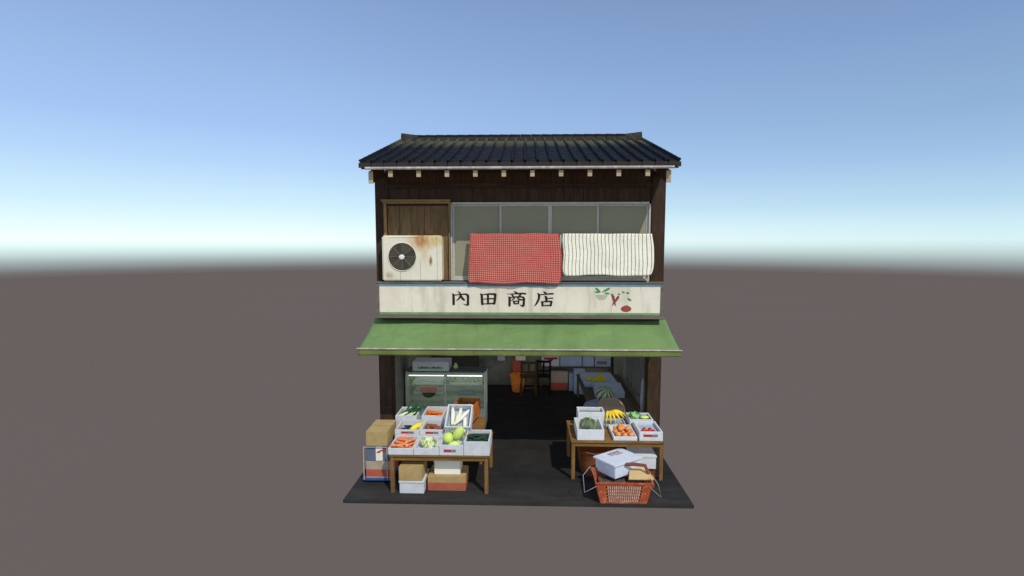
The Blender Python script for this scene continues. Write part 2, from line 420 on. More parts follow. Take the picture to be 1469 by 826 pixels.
        if sub:
            md = o.modifiers.new('sub', 'SUBSURF'); md.levels = md.render_levels = sub
        me.materials.append(m)
        return setp(o, **props)
def build_split(mb, name, m, parent=None, **k):
    bm = mb.bm; seen = set(); out = []
    for v0 in list(bm.verts):
        if v0 in seen: continue
        st = [v0]; isl = set([v0])
        while st:
            v = st.pop()
            for e in v.link_edges:
                w = e.other_vert(v)
                if w not in isl: isl.add(w); st.append(w)
        seen |= isl
        nb = MB(); mp = {v: nb.bm.verts.new(v.co) for v in isl}
        fs = set(f for v in isl for f in v.link_faces)
        for f in fs: nb.bm.faces.new([mp[v] for v in f.verts])
        out.append(nb.build(name, m, parent, **k))
    bm.free(); return out
def B(*a, **k): return MB().box(*a, **k)
def copy_tree(o, parent=None):
    c = o.copy(); col.objects.link(c)
    if parent: c.parent = parent
    for ch in list(o.children): copy_tree(ch, c)
    return c

# ------------------------------------------------------------------ camera, light, sky
cam = bpy.data.cameras.new('Camera'); camo = bpy.data.objects.new('Camera', cam); col.objects.link(camo); scn.camera = camo
camo.location = (0.12557, -7.80112, 3.28909)
camo.rotation_euler = (PI / 2 - 0.08637975, 0, 0.03010953)
cam.sensor_fit = 'HORIZONTAL'; cam.sensor_width = 36; cam.lens = 36 * 715 / 1469
cam.clip_start = .05; cam.clip_end = 5000

SUN_AZ = R(31.7); SUN_EL = R(50)
d = Vector((-math.sin(SUN_AZ) * math.cos(SUN_EL), math.cos(SUN_AZ) * math.cos(SUN_EL), -math.sin(SUN_EL)))
sl = bpy.data.lights.new('Sun', 'SUN'); sl.energy = 3.0; sl.angle = R(.5); sl.color = (1, .955, .85)
so = bpy.data.objects.new('Sun', sl); col.objects.link(so); so.rotation_euler = d.to_track_quat('-Z', 'Y').to_euler(); so.location = (6, -10, 12)

def lin(c): return tuple(((x / 255) / 12.92 if x / 255 < .04045 else ((x / 255 + .055) / 1.055) ** 2.4) for x in c)
GROUND_RGB = lin((106, 98, 96))
world = bpy.data.worlds.new('World'); scn.world = world; world.use_nodes = True
nt = world.node_tree; bg = nt.nodes['Background']; bg.inputs['Strength'].default_value = 1.0
tc = N(nt, 'ShaderNodeTexCoord'); nm = N(nt, 'ShaderNodeVectorMath', operation='NORMALIZE'); L(nt, tc.outputs['Generated'], nm.inputs[0])
sp = N(nt, 'ShaderNodeSeparateXYZ'); L(nt, nm.outputs[0], sp.inputs[0])
asn = N(nt, 'ShaderNodeMath', operation='ARCSINE'); L(nt, sp.outputs[2], asn.inputs[0])
LO, HI = -4.0, 90.0
f = ramp(nt, asn.outputs[0], R(LO), R(40.0))
def sky_ramp(stops):
    cr = N(nt, 'ShaderNodeValToRGB'); L(nt, f, cr.inputs[0]); el = cr.color_ramp.elements
    el[0].position = 0; el[0].color = (*lin(stops[0][1]), 1)
    el[1].position = 1; el[1].color = (*lin(stops[-1][1]), 1)
    for e, c in stops[1:-1]:
        x = el.new((e - LO) / (40 - LO)); x.color = (*lin(c), 1)
    return cr.outputs[0]
gcol = (105, 97, 96)
left = sky_ramp([(-4, gcol), (-2.75, gcol), (-2.3, (118, 116, 116)), (-1.5, (160, 174, 176)), (-.75, (205, 224, 224)), (-.05, (230, 255, 250)), (.5, (247, 255, 255)),
                 (1.7, (234, 255, 255)), (4, (210, 241, 255)), (7.9, (184, 217, 252)), (11.6, (166, 199, 245)), (18.7, (148, 179, 226)), (25, (134, 163, 210)), (40, (112, 140, 186))])
right = sky_ramp([(-4, gcol), (-2.75, gcol), (-2.3, (118, 116, 116)), (-1.5, (155, 168, 170)), (-.75, (190, 207, 208)), (-.05, (208, 232, 234)), (.5, (217, 243, 246)),
                  (1.7, (208, 238, 248)), (4, (184, 218, 240)), (7.9, (160, 193, 230)), (11.6, (145, 178, 216)), (18.7, (128, 158, 202)), (25, (118, 146, 184)), (40, (100, 126, 165))])
az = N(nt, 'ShaderNodeMath', operation='ARCTAN2'); L(nt, sp.outputs[0], az.inputs[0]); L(nt, sp.outputs[1], az.inputs[1])
azf = ramp(nt, az.outputs[0], R(-25), R(42))
L(nt, mixc(nt, azf, left, right), bg.inputs['Color'])

scn.view_settings.view_transform = 'Standard'
try: scn.view_settings.look = 'None'
except Exception: pass
scn.view_settings.exposure = 0; scn.view_settings.gamma = 1
scn.render.engine = 'CYCLES'
scn.cycles.max_bounces = 6
scn.cycles.use_fast_gi = True; scn.cycles.fast_gi_method = 'ADD'
world.light_settings.ao_factor = .16; world.light_settings.distance = .22

# ------------------------------------------------------------------ the ground (a flat plain far below the raised slab)
GH = 30.0
def m_ground():
    m, nt, b = nodes_of('grey brown plain')
    v = coords(nt, rnd=False); n = noise_t(nt, v, .01, 3, .5)
    k = .103
    o = mixc(nt, ramp(nt, n, .3, .7), (k * 1.26, k * 1.0, k * .87), (k * 1.29, k * 1.03, k * .91))
    L(nt, o, b.inputs['Base Color']); b.inputs['Roughness'].default_value = 1; b.inputs['Specular IOR Level'].default_value = 0; return m
g = MB(); bmesh.ops.create_circle(g.bm, cap_ends=True, segments=256, radius=(GH + 3.29) / math.tan(R(2.72)))
g.build('ground', m_ground(), loc=(0.1, -7.8, -GH), space='l', kind='structure')

# ------------------------------------------------------------------ slab
def m_floor():
    m, nt, b = nodes_of('worn dark floor')
    v = coords(nt, rnd=False); vx = coords(nt, (.6, 3, 1), rnd=False)
    n1 = noise_t(nt, v, 1.6, 6, .7, .4); n2 = noise_t(nt, vx, 2.2, 6, .7, .5); n3 = noise_t(nt, v, 30, 4, .75)
    o = mixc(nt, ramp(nt, n1, .35, .68), (.015, .0145, .015), (.028, .027, .027))
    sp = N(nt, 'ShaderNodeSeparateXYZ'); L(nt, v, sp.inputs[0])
    front = ramp(nt, sp.outputs[1], -1.0, -1.45)          # lighter strip towards the front edge
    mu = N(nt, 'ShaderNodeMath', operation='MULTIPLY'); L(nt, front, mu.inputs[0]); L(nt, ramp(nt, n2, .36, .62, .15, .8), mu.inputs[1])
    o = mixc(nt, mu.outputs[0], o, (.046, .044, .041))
    o = mixc(nt, ramp(nt, n2, .55, .7, 0, .35), o, (.05, .046, .044))
    o = mixc(nt, ramp(nt, n3, .4, .7, 0, .35), o, (.014, .014, .013))
    L(nt, o, b.inputs['Base Color']); b.inputs['Roughness'].default_value = .85; b.inputs['Specular IOR Level'].default_value = .12
    bump(nt, b, n3, .5, .006); return m
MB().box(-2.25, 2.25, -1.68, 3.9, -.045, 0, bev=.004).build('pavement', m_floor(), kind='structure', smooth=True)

# ------------------------------------------------------------------ building
H = thing('shop_building', 'two storey dark wooden shophouse with tiled roof and open front', 'building', (0, 1.85, 0))
def P(mb, name, m, parent=None, **k): return mb.build(name, m, parent or H, **k)
for x0, x1 in ((-2.25, -2.04), (2.04, 2.25)):
    P(B(x0, x1, 0, .2, 0, 4.40, bev=.006), 'corner_post', M_post)
P(B(-2.23, -2.17, .2, 3.7, 0, 4.4), 'side_wall', M_sideply)
P(B(2.17, 2.23, .2, 3.7, 0, 4.4), 'side_wall', M_sideply)
P(B(-2.17, -2.1, .2, 3.7, .003, 2.2), 'inner_wall', M_inwall)
P(B(2.1, 2.17, .2, 3.7, .003, 2.2), 'inner_wall', M_inwall)
P(B(-2.25, 2.25, 3.7, 3.78, 0, 4.4), 'back_wall', M_inwall)
P(B(-2.1, 2.1, .2, 3.7, 2.2, 2.26), 'ceiling', M_inceil)
g = MB()
for sx in (-1, 1):
    g.prism([(.2, 4.4), (3.7, 4.4), (1.85, 5.02)], 'x', sx * 2.17, sx * 2.23)
build_split(g, 'gable_wall', M_sideply, H)
P(B(-2.04, 2.04, .02, .18, 1.98, 2.7), 'lintel', M_boardh)
P(B(-2.04, 2.04, .04, .16, 2.7, 2.775), 'sill_beam', M_boardh)
# board cladding above the windows, one mesh of boards
g = MB(); x = -2.04; random.seed(3)
while x < 2.03:
    w = min(random.uniform(.13, .2), 2.04 - x)
    g.box(x + .002, x + w - .002, .02 + random.uniform(0, .008), .1, 3.955, 4.40)
    x += w
g.box(-2.04, 2.04, .1, .14, 2.78, 4.4)
P(g, 'board_wall', M_board)
P(B(-2.04, 2.04, -.012, .02, 4.17, 4.24), 'head_beam', M_boardh)
# window band : 4 sliding sashes
WN = [-1.04, -.288, .478, 1.218, 2.0]
P(MB().box(-1.05, 2.02, -.03, .06, 3.915, 3.945).box(-1.05, 2.02, -.035, .06, 2.735, 2.765).box(-1.065, -1.04, -.03, .06, 2.735, 3.945).box(1.995, 2.02, -.03, .06, 2.735, 3.945), 'window_frame', M_alu)
P(B(2.022, 2.038, -.005, .1, 2.78, 3.945), 'dark_jamb', M_gapdark)
for i in range(4):
    x0, x1 = WN[i], WN[i + 1]; yf = -.022 if i in (1, 2) else .004
    a, c = x0 + (.0 if i % 2 == 0 else -.012), x1 + (.012 if i % 2 == 0 else 0)
    a = max(a, -1.038); c = min(c, 1.993)
    sash = MB()
    t = .028
    sash.box(a, a + t, yf, yf + .022, 2.767, 3.913).box(c - t, c, yf, yf + .022, 2.767, 3.913)
    sash.box(a + t, c - t, yf + .001, yf + .021, 3.888, 3.913).box(a + t, c - t, yf + .001, yf + .021, 2.767, 2.80)
    so_ = P(sash, 'window_sash', M_alu)
    MB().box(a + t, c - t, yf + .008, yf + .014, 2.80, 3.888).build('pane', M_glass, so_)
# shutter box (tobukuro)
g = MB(); random.seed(5)
bx = [-2.045, -1.86, -1.665, -1.47, -1.27, -1.10]
for i in range(5): g.box(bx[i] + .003, bx[i + 1] - .003, -.045 + random.uniform(0, .006), .015, 2.735, 3.93)
sb = P(g, 'shutter_box', M_shut)
build_split(MB().box(-2.10, -2.055, -.075, .015, 2.735, 3.94, bev=.004).box(-1.09, -1.072, -.075, .015, 2.735, 3.94, bev=.003), 'side_frame', M_shutf, sb)
MB().box(-2.13, -1.06, -.10, .0, 3.955, 3.985, bev=.004).box(-2.11, -1.07, -.085, .0, 3.925, 3.953, bev=.003).build('top_frame', M_shutx, sb)
MB().box(-2.05, -1.1, -.047, .0, 3.89, 3.922).build('soffit', M_boardh, sb)

# roof --------------------------------------------------------------
EY, EZ, RY, RZ = -.66, 4.435, 1.85, 5.26
RS = (RZ - EZ) / (RY - EY)
XW = 2.27
roof = P(MB().hexa([(-XW, EY + .02, EZ - .05), (XW, EY + .02, EZ - .05), (XW, RY, RZ - .05), (-XW, RY, RZ - .05),
                    (-XW, EY + .02, EZ - .012), (XW, EY + .02, EZ - .012), (XW, RY, RZ - .012), (-XW, RY, RZ - .012)])
         .hexa([(-XW, RY + .002, RZ - .05), (XW, RY + .002, RZ - .05), (XW, 4.36, EZ - .05), (-XW, 4.36, EZ - .05),
                (-XW, RY + .002, RZ - .012), (XW, RY + .002, RZ - .012), (XW, 4.36, EZ - .012), (-XW, 4.36, EZ - .012)]), 'roof', M_boardh)
def tile_sheet(sign):
    g = MB(); bm = g.bm
    pitch = .1816; nrib = 25; seg = 14
    ncourse = 12; L_ = (RY - EY)
    for c in range(ncourse):
        t0 = c / ncourse; t1 = (c + 1) / ncourse + .012
        rows = []
        for (t, lift, sk) in ((t0, .0, 1), (t0, .007, 0), (t1, .002, 0)):
            y = EY + L_ * t; z = EZ + (RZ - EZ) * t
            yy = y if sign > 0 else 2 * RY - y
            row = []
            for k in range(nrib * seg + 1):
                ph = (k % seg) / seg; X = -XW + k * pitch / seg
                u = abs(ph - .5) * 2                       # 1 at rib centre .. 0 mid pan
                hgt = 0
                if u > .72: hgt = .05 * math.sqrt(max(0, 1 - ((1 - u) / .28) ** 2))
                else: hgt = -.003 * (1 - u / .72)
                zz = z + lift * (1 if sk == 0 else 0) + (hgt if sk == 0 else hgt - .012)
                row.append(bm.verts.new((X, yy + (0 if sk == 0 else .004 * sign), zz)))
            rows.append(row)
        for a, b_ in zip(rows, rows[1:]):
            for k in range(nrib * seg):
                bm.faces.new((a[k], a[k + 1], b_[k + 1], b_[k]))
    return g
tl = tile_sheet(1); tl.build('roof_tiles', M_roof, roof, smooth=True)
tl = tile_sheet(-1); tl.build('roof_tiles', M_roof, roof, smooth=True)
# eave tile lip with round ends
g = MB()
for k in range(25):
    xc = -XW + .1816 * k
    g.box(xc + .003, xc + .1786, EY - .022, EY + .012, EZ - .055, EZ + .012, bev=.003)
g.build('eave_tile', M_eave, roof, smooth=True)
# ridge
g = MB(); random.seed(9)
nseg = 22; w = 2 * 2.2 / nseg
for k in range(nseg):
    x0 = -2.2 + k * w
    g.box(x0 + .002, x0 + w - .002, RY - .085, RY + .085, RZ - .03, RZ + .055 + random.uniform(-.002, .002), bev=.006)
rc = g.build('ridge_base', M_ridge, roof, smooth=True)
g = MB()
for k in range(nseg):
    x0 = -2.2 + k * w
    g.cyl((x0, RY, RZ + .058), (x0 + w - .003, RY, RZ + .058), .058, .052, 16)
g.build('ridge_cap', mat('dark ridge cap', (.013, .013, .014), .75, .4, 8, spec=.06), roof, smooth=True)
for sx in (-1, 1):
    g = MB()
    g.hexa([(sx * 1.95, RY - .07, RZ + .06), (sx * 2.24, RY - .08, RZ - .02), (sx * 2.24, RY + .08, RZ - .02), (sx * 1.95, RY + .07, RZ + .06),
            (sx * 1.95, RY - .06, RZ + .10), (sx * 2.25, RY - .075, RZ + .13), (sx * 2.25, RY + .075, RZ + .13), (sx * 1.95, RY + .06, RZ + .10)])
    g.cyl((sx * 2.16, RY, RZ + .085), (sx * 2.27, RY, RZ + .095), .05, .055, 14)
    g.build('ridge_end_tile', M_ridge, roof, smooth=True)
# rafters with pale cut ends
for i in range(10):
    xc = -1.818 + i * .4033
    raf = P(MB().hexa([(xc - .03, -.65, 4.25), (xc + .03, -.65, 4.25), (xc + .03, .05, 4.25 + .70 * RS), (xc - .03, .05, 4.25 + .70 * RS),
                       (xc - .03, -.65, 4.338), (xc + .03, -.65, 4.338), (xc + .03, .05, 4.338 + .70 * RS), (xc - .03, .05, 4.338 + .70 * RS)]), 'rafter', M_post)
    MB().box(xc - .031, xc + .031, -.665, -.651, 4.25, 4.338).build('rafter_end', M_rafter, raf)
# eaves underside boarding
P(MB().hexa([(-2.25, -.62, 4.365), (2.25, -.62, 4.365), (2.25, .05, 4.365 + .67 * RS), (-2.25, .05, 4.365 + .67 * RS),
             (-2.25, -.62, 4.378), (2.25, -.62, 4.378), (2.25, .05, 4.378 + .67 * RS), (-2.25, .05, 4.378 + .67 * RS)]), 'eaves_boarding', M_boardh)
for sx in (-1, 1):
    x0, x1 = sorted((sx * 2.09, sx * 2.15))
    bb = P(MB().hexa([(x0, -.59, 4.17), (x1, -.59, 4.17), (x1, .0, 4.17 + .59 * RS), (x0, .0, 4.17 + .59 * RS),
                      (x0, -.59, 4.338), (x1, -.59, 4.338), (x1, .0, 4.338 + .59 * RS), (x0, .0, 4.338 + .59 * RS)]), 'bargeboard', M_post)
    MB().box(x0 - .002, x1 + .002, -.604, -.5905, 4.166, 4.338).build('bargeboard_end', M_rafter, bb)
gt = MB()
gt.tube([(-2.17, -.69, 4.368), (2.17, -.69, 4.368)], .020, 12)
gu = P(gt, 'gutter', M_gutter, smooth=True)
g = MB()
for i in range(10):
    xc = -1.818 + i * .4033; g.box(xc - .012, xc + .012, -.70, -.5, 4.348, 4.354)
build_split(g, 'gutter_bracket', M_iron, gu)

# ledge and rail
rail = thing('drying_rail', 'thin black metal drying rail across the upstairs windows', 'rail', (.5, -.09, 2.72))
MB().tube([(-.76, -.1, 3.436), (2.04, -.1, 3.436)], .009, 10).build('rail_bar', M_iron, rail, smooth=True)
for xx in (-.68, .64, 1.98):
    MB().box(xx - .012, xx + .012, -.112, -.088, 2.72, 3.445).box(xx - .012, xx + .012, -.1, -.035, 3.40, 3.42).build('rail_post', M_alu, rail)

# sign ---------------------------------------------------------------
SG = thing('shop_sign', 'long cream shop sign with dark kanji and painted vegetables above the awning', 'sign', (0, -.12, 2.155))
MB().box(-2.2, 2.2, -.235, -.0, 2.16, 2.705).build('sign_box', M_sframe, SG)
MB().box(-2.2, 2.2, -.25, -.236, 2.165, 2.222, bev=.003).box(-2.2, 2.2, -.25, -.236, 2.692, 2.716, bev=.003).box(-2.2, -2.143, -.25, -.236, 2.223, 2.691, bev=.002).box(2.143, 2.2, -.25, -.236, 2.223, 2.691, bev=.002).box(-2.22, 2.22, -.255, .0, 2.706, 2.72, bev=.002).build('sign_frame', M_sframe, SG)
MB().box(-2.142, 2.142, -.243, -.236, 2.223, 2.691).build('sign_panel', M_sign, SG)
MB().box(-2.14, 2.14, -.2455, -.2425, 2.657, 2.69).build('blue_stripe', M_blue, SG)
MB().box(-2.14, 2.14, -.2455, -.2425, 2.226, 2.258).build('green_stripe', M_grn, SG)
def sx_(px): return -2.170 + (px - 541) * .010595
def sz_(px, py): return 2.72 - (py - 405) * .0107 + (px - 541) * .0000364
def strokes(list_, ox, oy, sc):
    g = MB(); k = 0
    for st in list_:
        pts = [(sx_(ox + x / sc), sz_(ox + x / sc, oy + y / sc), w * 1.12 / sc * .0106 / 2) for x, y, w in st]
        k += 1; top = -.2445 - .00025 * k
        # smooth the stroke with a catmull-rom curve
        sm = []
        for i in range(len(pts) - 1):
            p0, p1, p2, p3 = (pts[max(i - 1, 0)], pts[i], pts[i + 1], pts[min(i + 2, len(pts) - 1)])
            for q in range(5):
                t = q / 5
                sm.append(tuple(.5 * (2 * b + (-a + c) * t + (2 * a - 5 * b + 4 * c - d_) * t * t + (-a + 3 * b - 3 * c + d_) * t ** 3) for a, b, c, d_ in zip(p0, p1, p2, p3)))
        sm.append(pts[-1])
        lf, rt = [], []
        for i, (x, z, r) in enumerate(sm):
            a = sm[max(i - 1, 0)]; b = sm[min(i + 1, len(sm) - 1)]
            dx, dz = b[0] - a[0], b[1] - a[1]; ln = math.hypot(dx, dz) or 1; nx, nz = -dz / ln, dx / ln
            r = max(r, .001)
            lf.append((x + nx * r, z + nz * r)); rt.append((x - nx * r, z - nz * r))
        # round end
        def cap(i, s):
            x, z, r = sm[i]; r = max(r, .001); j = i - 1 if i else 1
            ang = math.atan2(z - sm[j][1], x - sm[j][0])
            return [(x + r * math.cos(ang + s * a), z + r * math.sin(ang + s * a)) for a in (PI / 4, 0, -PI / 4)]
        poly_quads = list(zip(lf, rt))
        bm = g.bm
        F = [(bm.verts.new((a[0], top, a[1])), bm.verts.new((b[0], top, b[1]))) for a, b in poly_quads]
        Bk = [(bm.verts.new((a[0], -.2428, a[1])), bm.verts.new((b[0], -.2428, b[1]))) for a, b in poly_quads]
        for i in range(len(F) - 1):
            bm.faces.new((F[i][0], F[i + 1][0], F[i + 1][1], F[i][1]))
            bm.faces.new((F[i][0], Bk[i][0], Bk[i + 1][0], F[i + 1][0]))
            bm.faces.new((F[i][1], F[i + 1][1], Bk[i + 1][1], Bk[i][1]))
        for i in (0, -1):
            bm.faces.new((F[i][0], F[i][1], Bk[i][1], Bk[i][0]))
            x, z, r = sm[i]
            if r > .004: g.cyl((x, -.2428, z), (x, top - .0001 - .00002 * (i + 2), z), r * .97, None, 14)
    return g
C1 = [[(95, 185, 10), (135, 205, 50), (142, 330, 60), (142, 455, 60)],
      [(145, 218, 28), (300, 203, 26), (430, 190, 36), (505, 208, 48)], [(500, 205, 44), (525, 235, 60), (525, 350, 56), (522, 462, 60)],
      [(530, 462, 50), (495, 480, 34), (390, 446, 6)],
      [(255, 112, 10), (300, 150, 34), (328, 215, 42), (300, 285, 42), (255, 335, 28), (200, 357, 7)],
      [(335, 220, 44), (375, 300, 52), (425, 342, 44)]]
C2 = [[(840, 185, 12), (885, 210, 56), (896, 330, 58), (905, 450, 62)], [(900, 207, 22), (1100, 188, 40), (1235, 195, 50)],
      [(1252, 200, 60), (1240, 330, 60), (1222, 438, 62)], [(1055, 200, 50), (1058, 440, 50)], [(910, 322, 18), (1100, 313, 30), (1230, 309, 30)],
      [(920, 452, 20), (1100, 440, 32), (1215, 438, 40)]]
C3 = [[(268, 112, 10), (320, 143, 40), (358, 168, 46)], [(72, 191, 7), (300, 183, 30), (500, 175, 42), (585, 182, 38)],
      [(215, 200, 28), (250, 240, 40), (275, 268, 40)], [(450, 195, 46), (425, 235, 44), (395, 275, 36)],
      [(118, 262, 12), (158, 290, 54), (160, 400, 56), (158, 490, 58)], [(165, 282, 22), (350, 264, 32), (480, 264, 36), (530, 285, 44)],
      [(520, 275, 44), (540, 320, 56), (536, 400, 56), (530, 480, 60)], [(535, 485, 50), (498, 505, 40), (425, 463, 6)],
      [(295, 290, 26), (250, 332, 30), (195, 357, 8)], [(380, 285, 40), (398, 320, 38), (450, 338, 34), (500, 338, 30)],
      [(240, 370, 10), (272, 395, 42), (285, 432, 44)], [(270, 380, 24), (395, 372, 30)], [(400, 375, 38), (394, 432, 36)], [(285, 444, 26), (395, 438, 28)]]
C4 = [[(1040, 122, 8), (1085, 148, 40), (1122, 172, 44)], [(960, 208, 26), (1150, 191, 30), (1280, 182, 42), (1330, 190, 12)],
      [(885, 168, 10), (935, 208, 56), (932, 305, 54), (890, 405, 48), (850, 468, 34), (808, 510, 6)],
      [(1082, 243, 14), (1122, 275, 60), (1135, 385, 52)], [(1155, 309, 16), (1240, 298, 28), (1295, 299, 32)],
      [(978, 383, 10), (1022, 412, 48), (1030, 490, 52)], [(1015, 397, 26), (1150, 382, 34), (1262, 384, 40)],
      [(1268, 392, 52), (1245, 488, 54)], [(1040, 493, 22), (1240, 487, 30)]]
for CC, ox in ((C1, 644), (C2, 644), (C3, 724), (C4, 724)): strokes(CC, ox, 412, 18.36).build('kanji_writing', M_kanji, SG)
def flat(g, pts, lay=1, ox=845, oy=406, sc=16.52):
    q = [(sx_(ox + x / sc), sz_(ox + x / sc, oy + y / sc)) for x, y in pts]
    g.prism(q, 'y', -.2428, -.2444 - .0003 * lay); return g
def ell(cx, cy, rx, ry, a=0, n=20, a0=0, a1=2 * PI):
    o = []
    for k in range(n):
        t = a0 + (a1 - a0) * k / (n if a1 - a0 > 6.2 else n - 1)
        x, y = rx * math.cos(t), ry * math.sin(t); o.append((cx + x * math.cos(a) - y * math.sin(a), cy + x * math.sin(a) + y * math.cos(a)))
    return o
g = MB(); flat(g, ell(322, 285, 142, 125, 0, 20, 0, PI)); g.build('painted_turnip', M_pgrey, SG)
g = MB()
for i, (cx, cy, rx, ry, a) in enumerate([(235, 180, 85, 30, .75), (210, 228, 62, 18, .12), (350, 215, 30, 12, -.9), (440, 170, 95, 28, -.48), (450, 255, 68, 22, .1), (570, 280, 36, 20, .2), (730, 275, 32, 20, 0),
                              (830, 228, 36, 20, .1), (935, 245, 42, 22, 0), (975, 400, 56, 24, .5), (915, 547, 50, 12, .05)]):
    flat(g, ell(cx, cy, rx, ry, a, 12), 2 + i * .5)
build_split(g, 'painted_leaf', M_pgreen, SG)
g = MB(); flat(g, [(545, 300), (590, 290), (625, 320), (665, 555), (640, 545), (600, 480)], 1); flat(g, [(690, 320), (740, 310), (730, 370), (665, 460), (600, 520), (565, 570), (580, 500), (640, 400)], 2)
build_split(g, 'painted_carrot', M_pdkred, SG)
g = MB(); flat(g, ell(902, 620, 126, 74), 1); g.build('painted_tomato', M_pred, SG)

# awning -----------------------------------------------------------------
AW = thing('shop_awning', 'faded green canvas awning over the open shop front', 'awning', (0, -.4, 1.8))
g = MB(); nx_, ny_ = 96, 16; vv = []
for j in range(ny_ + 1):
    t = j / ny_; row = []
    for i in range(nx_ + 1):
        s = i / nx_; x = -2.285 + 4.57 * s
        y = -.03 - .78 * t; z = 2.135 - .325 * t - .02 * math.sin(PI * t)
        z += .012 * noise.noise(Vector((x * 2.2 + t * 2.5, t * 3, 1))) * math.sin(PI * min(1, t * 1.2)) * 2
        z += -.004 * max(0, math.cos((x + .25 * t) * 2 * PI / 1.14)) ** 6
        row.append(g.bm.verts.new((x, y, z)))
    vv.append(row)
for j in range(ny_):
    for i in range(nx_): g.bm.faces.new((vv[j][i], vv[j][i + 1], vv[j + 1][i + 1], vv[j + 1][i]))
o = g.build('awning_canvas', M_awn, AW, smooth='all'); md = o.modifiers.new('th', 'SOLIDIFY'); md.thickness = .005
g = MB(); vv = []
for j in range(5):
    t = j / 4; row = []
    for i in range(nx_ + 1):
        x = -2.30 + 4.6 * i / nx_
        row.append(g.bm.verts.new((x, -.822 + .008 * math.sin(x * 9) * t, 1.80 - .088 * t - (.003 * math.sin(x * 5.3) if j == 4 else 0))))
    vv.append(row)
for j in range(4):
    for i in range(nx_): g.bm.faces.new((vv[j][i], vv[j][i + 1], vv[j + 1][i + 1], vv[j + 1][i]))
o = g.build('valance', M_val, AW, smooth='all'); md = o.modifiers.new('th', 'SOLIDIFY'); md.thickness = .006
MB().tube([(-2.31, -.826, 1.806), (2.31, -.826, 1.806)], .011, 10).build('front_bar', M_gutter, AW, smooth=True)
for sx in (-1, 1):
    MB().tube([(sx * 2.15, -.02, 1.75), (sx * 2.15, -.81, 1.79)], .012, 8).build('awning_arm', M_iron, AW, smooth=True)

# AC unit -----------------------------------------------------------------
AC = thing('air_conditioner', 'rust stained cream outdoor air conditioner unit on the ledge', 'air conditioner', (-1.63, -.12, 2.722))
MB().box(-.46, .455, -.115, .1, .012, .71, bev=.022).build('casing', M_ac, AC, space='l', smooth=True)
build_split(MB().box(-.4, -.28, -.1, .09, 0, .0115).box(.28, .4, -.1, .09, 0, .0115), 'foot', M_iron, AC, space='l')
fc = (-.148, .385); fr = .21
g = MB(); g.cyl((fc[0], -.1195, fc[1]), (fc[0], -.1165, fc[1]), fr, None, 48)
g.build('fan_opening', M_fandark, AC, space='l')
g = MB()
for k in range(4):
    a0 = PI / 2 * k + .5
    pts = [(fc[0] + math.cos(a0 + t * 1.1) * r_, fc[1] + math.sin(a0 + t * 1.1) * r_) for t, r_ in ((0, .04), (.1, .12), (.0, .195), (.35, .2), (.7, .2), (1, .19), (.9, .1), (.6, .04))]
    g.prism(pts, 'y', -.1215 - .0004 * k, -.1197)
build_split(g, 'fan_blade', M_fan, AC, space='l')
g = MB()
for k in range(8):
    a = PI / 4 * k
    g.tube([(fc[0] + .03 * math.cos(a), -.128, fc[1] + .03 * math.sin(a)), (fc[0] + fr * math.cos(a), -.124, fc[1] + fr * math.sin(a))], .0032, 6)
for r_ in (.07, .1, .13, .16, .19):
    g.tube([(fc[0] + r_ * math.cos(2 * PI * k / 40), -.126, fc[1] + r_ * math.sin(2 * PI * k / 40)) for k in range(41)], .0008, 5, caps=False)
g.build('grille', mat('grille wire', (.22, .2, .155), .5, .15, 9), AC, space='l', smooth=True)
g = MB()
g.tube([(fc[0] + (fr + .006) * math.cos(2 * PI * k / 48), -.119, fc[1] + (fr + .006) * math.sin(2 * PI * k / 48)) for k in range(49)], .007, 8, caps=False)
g.build('fan_ring', M_ac, AC, space='l', smooth=True)
MB().ball((fc[0] - .005, -.13, fc[1] - .003), (.043, .01, .038), 16, 10, .15, 2).build('hub', M_bwhite, AC, space='l', smooth=True)
MB().box(.128, .1305, -.1165, -.1145, .02, .36).box(.385, .3875, -.1165, -.1145, .03, .69).box(-.18, -.177, -.1165, -.1145, .014, .15).box(-.36, .1, -.1165, -.1145, .675, .678).box(0,.0,0,.0,0,.0) if False else None
build_split(MB().box(.128, .1305, -.1165, -.1145, .02, .36).box(.385, .3875, -.1165, -.1145, .03, .69).box(-.18, -.177, -.1165, -.1145, .014, .15).box(-.36, .1, -.1165, -.1145, .675, .678), 'panel_seam', M_fandark, AC, space='l')

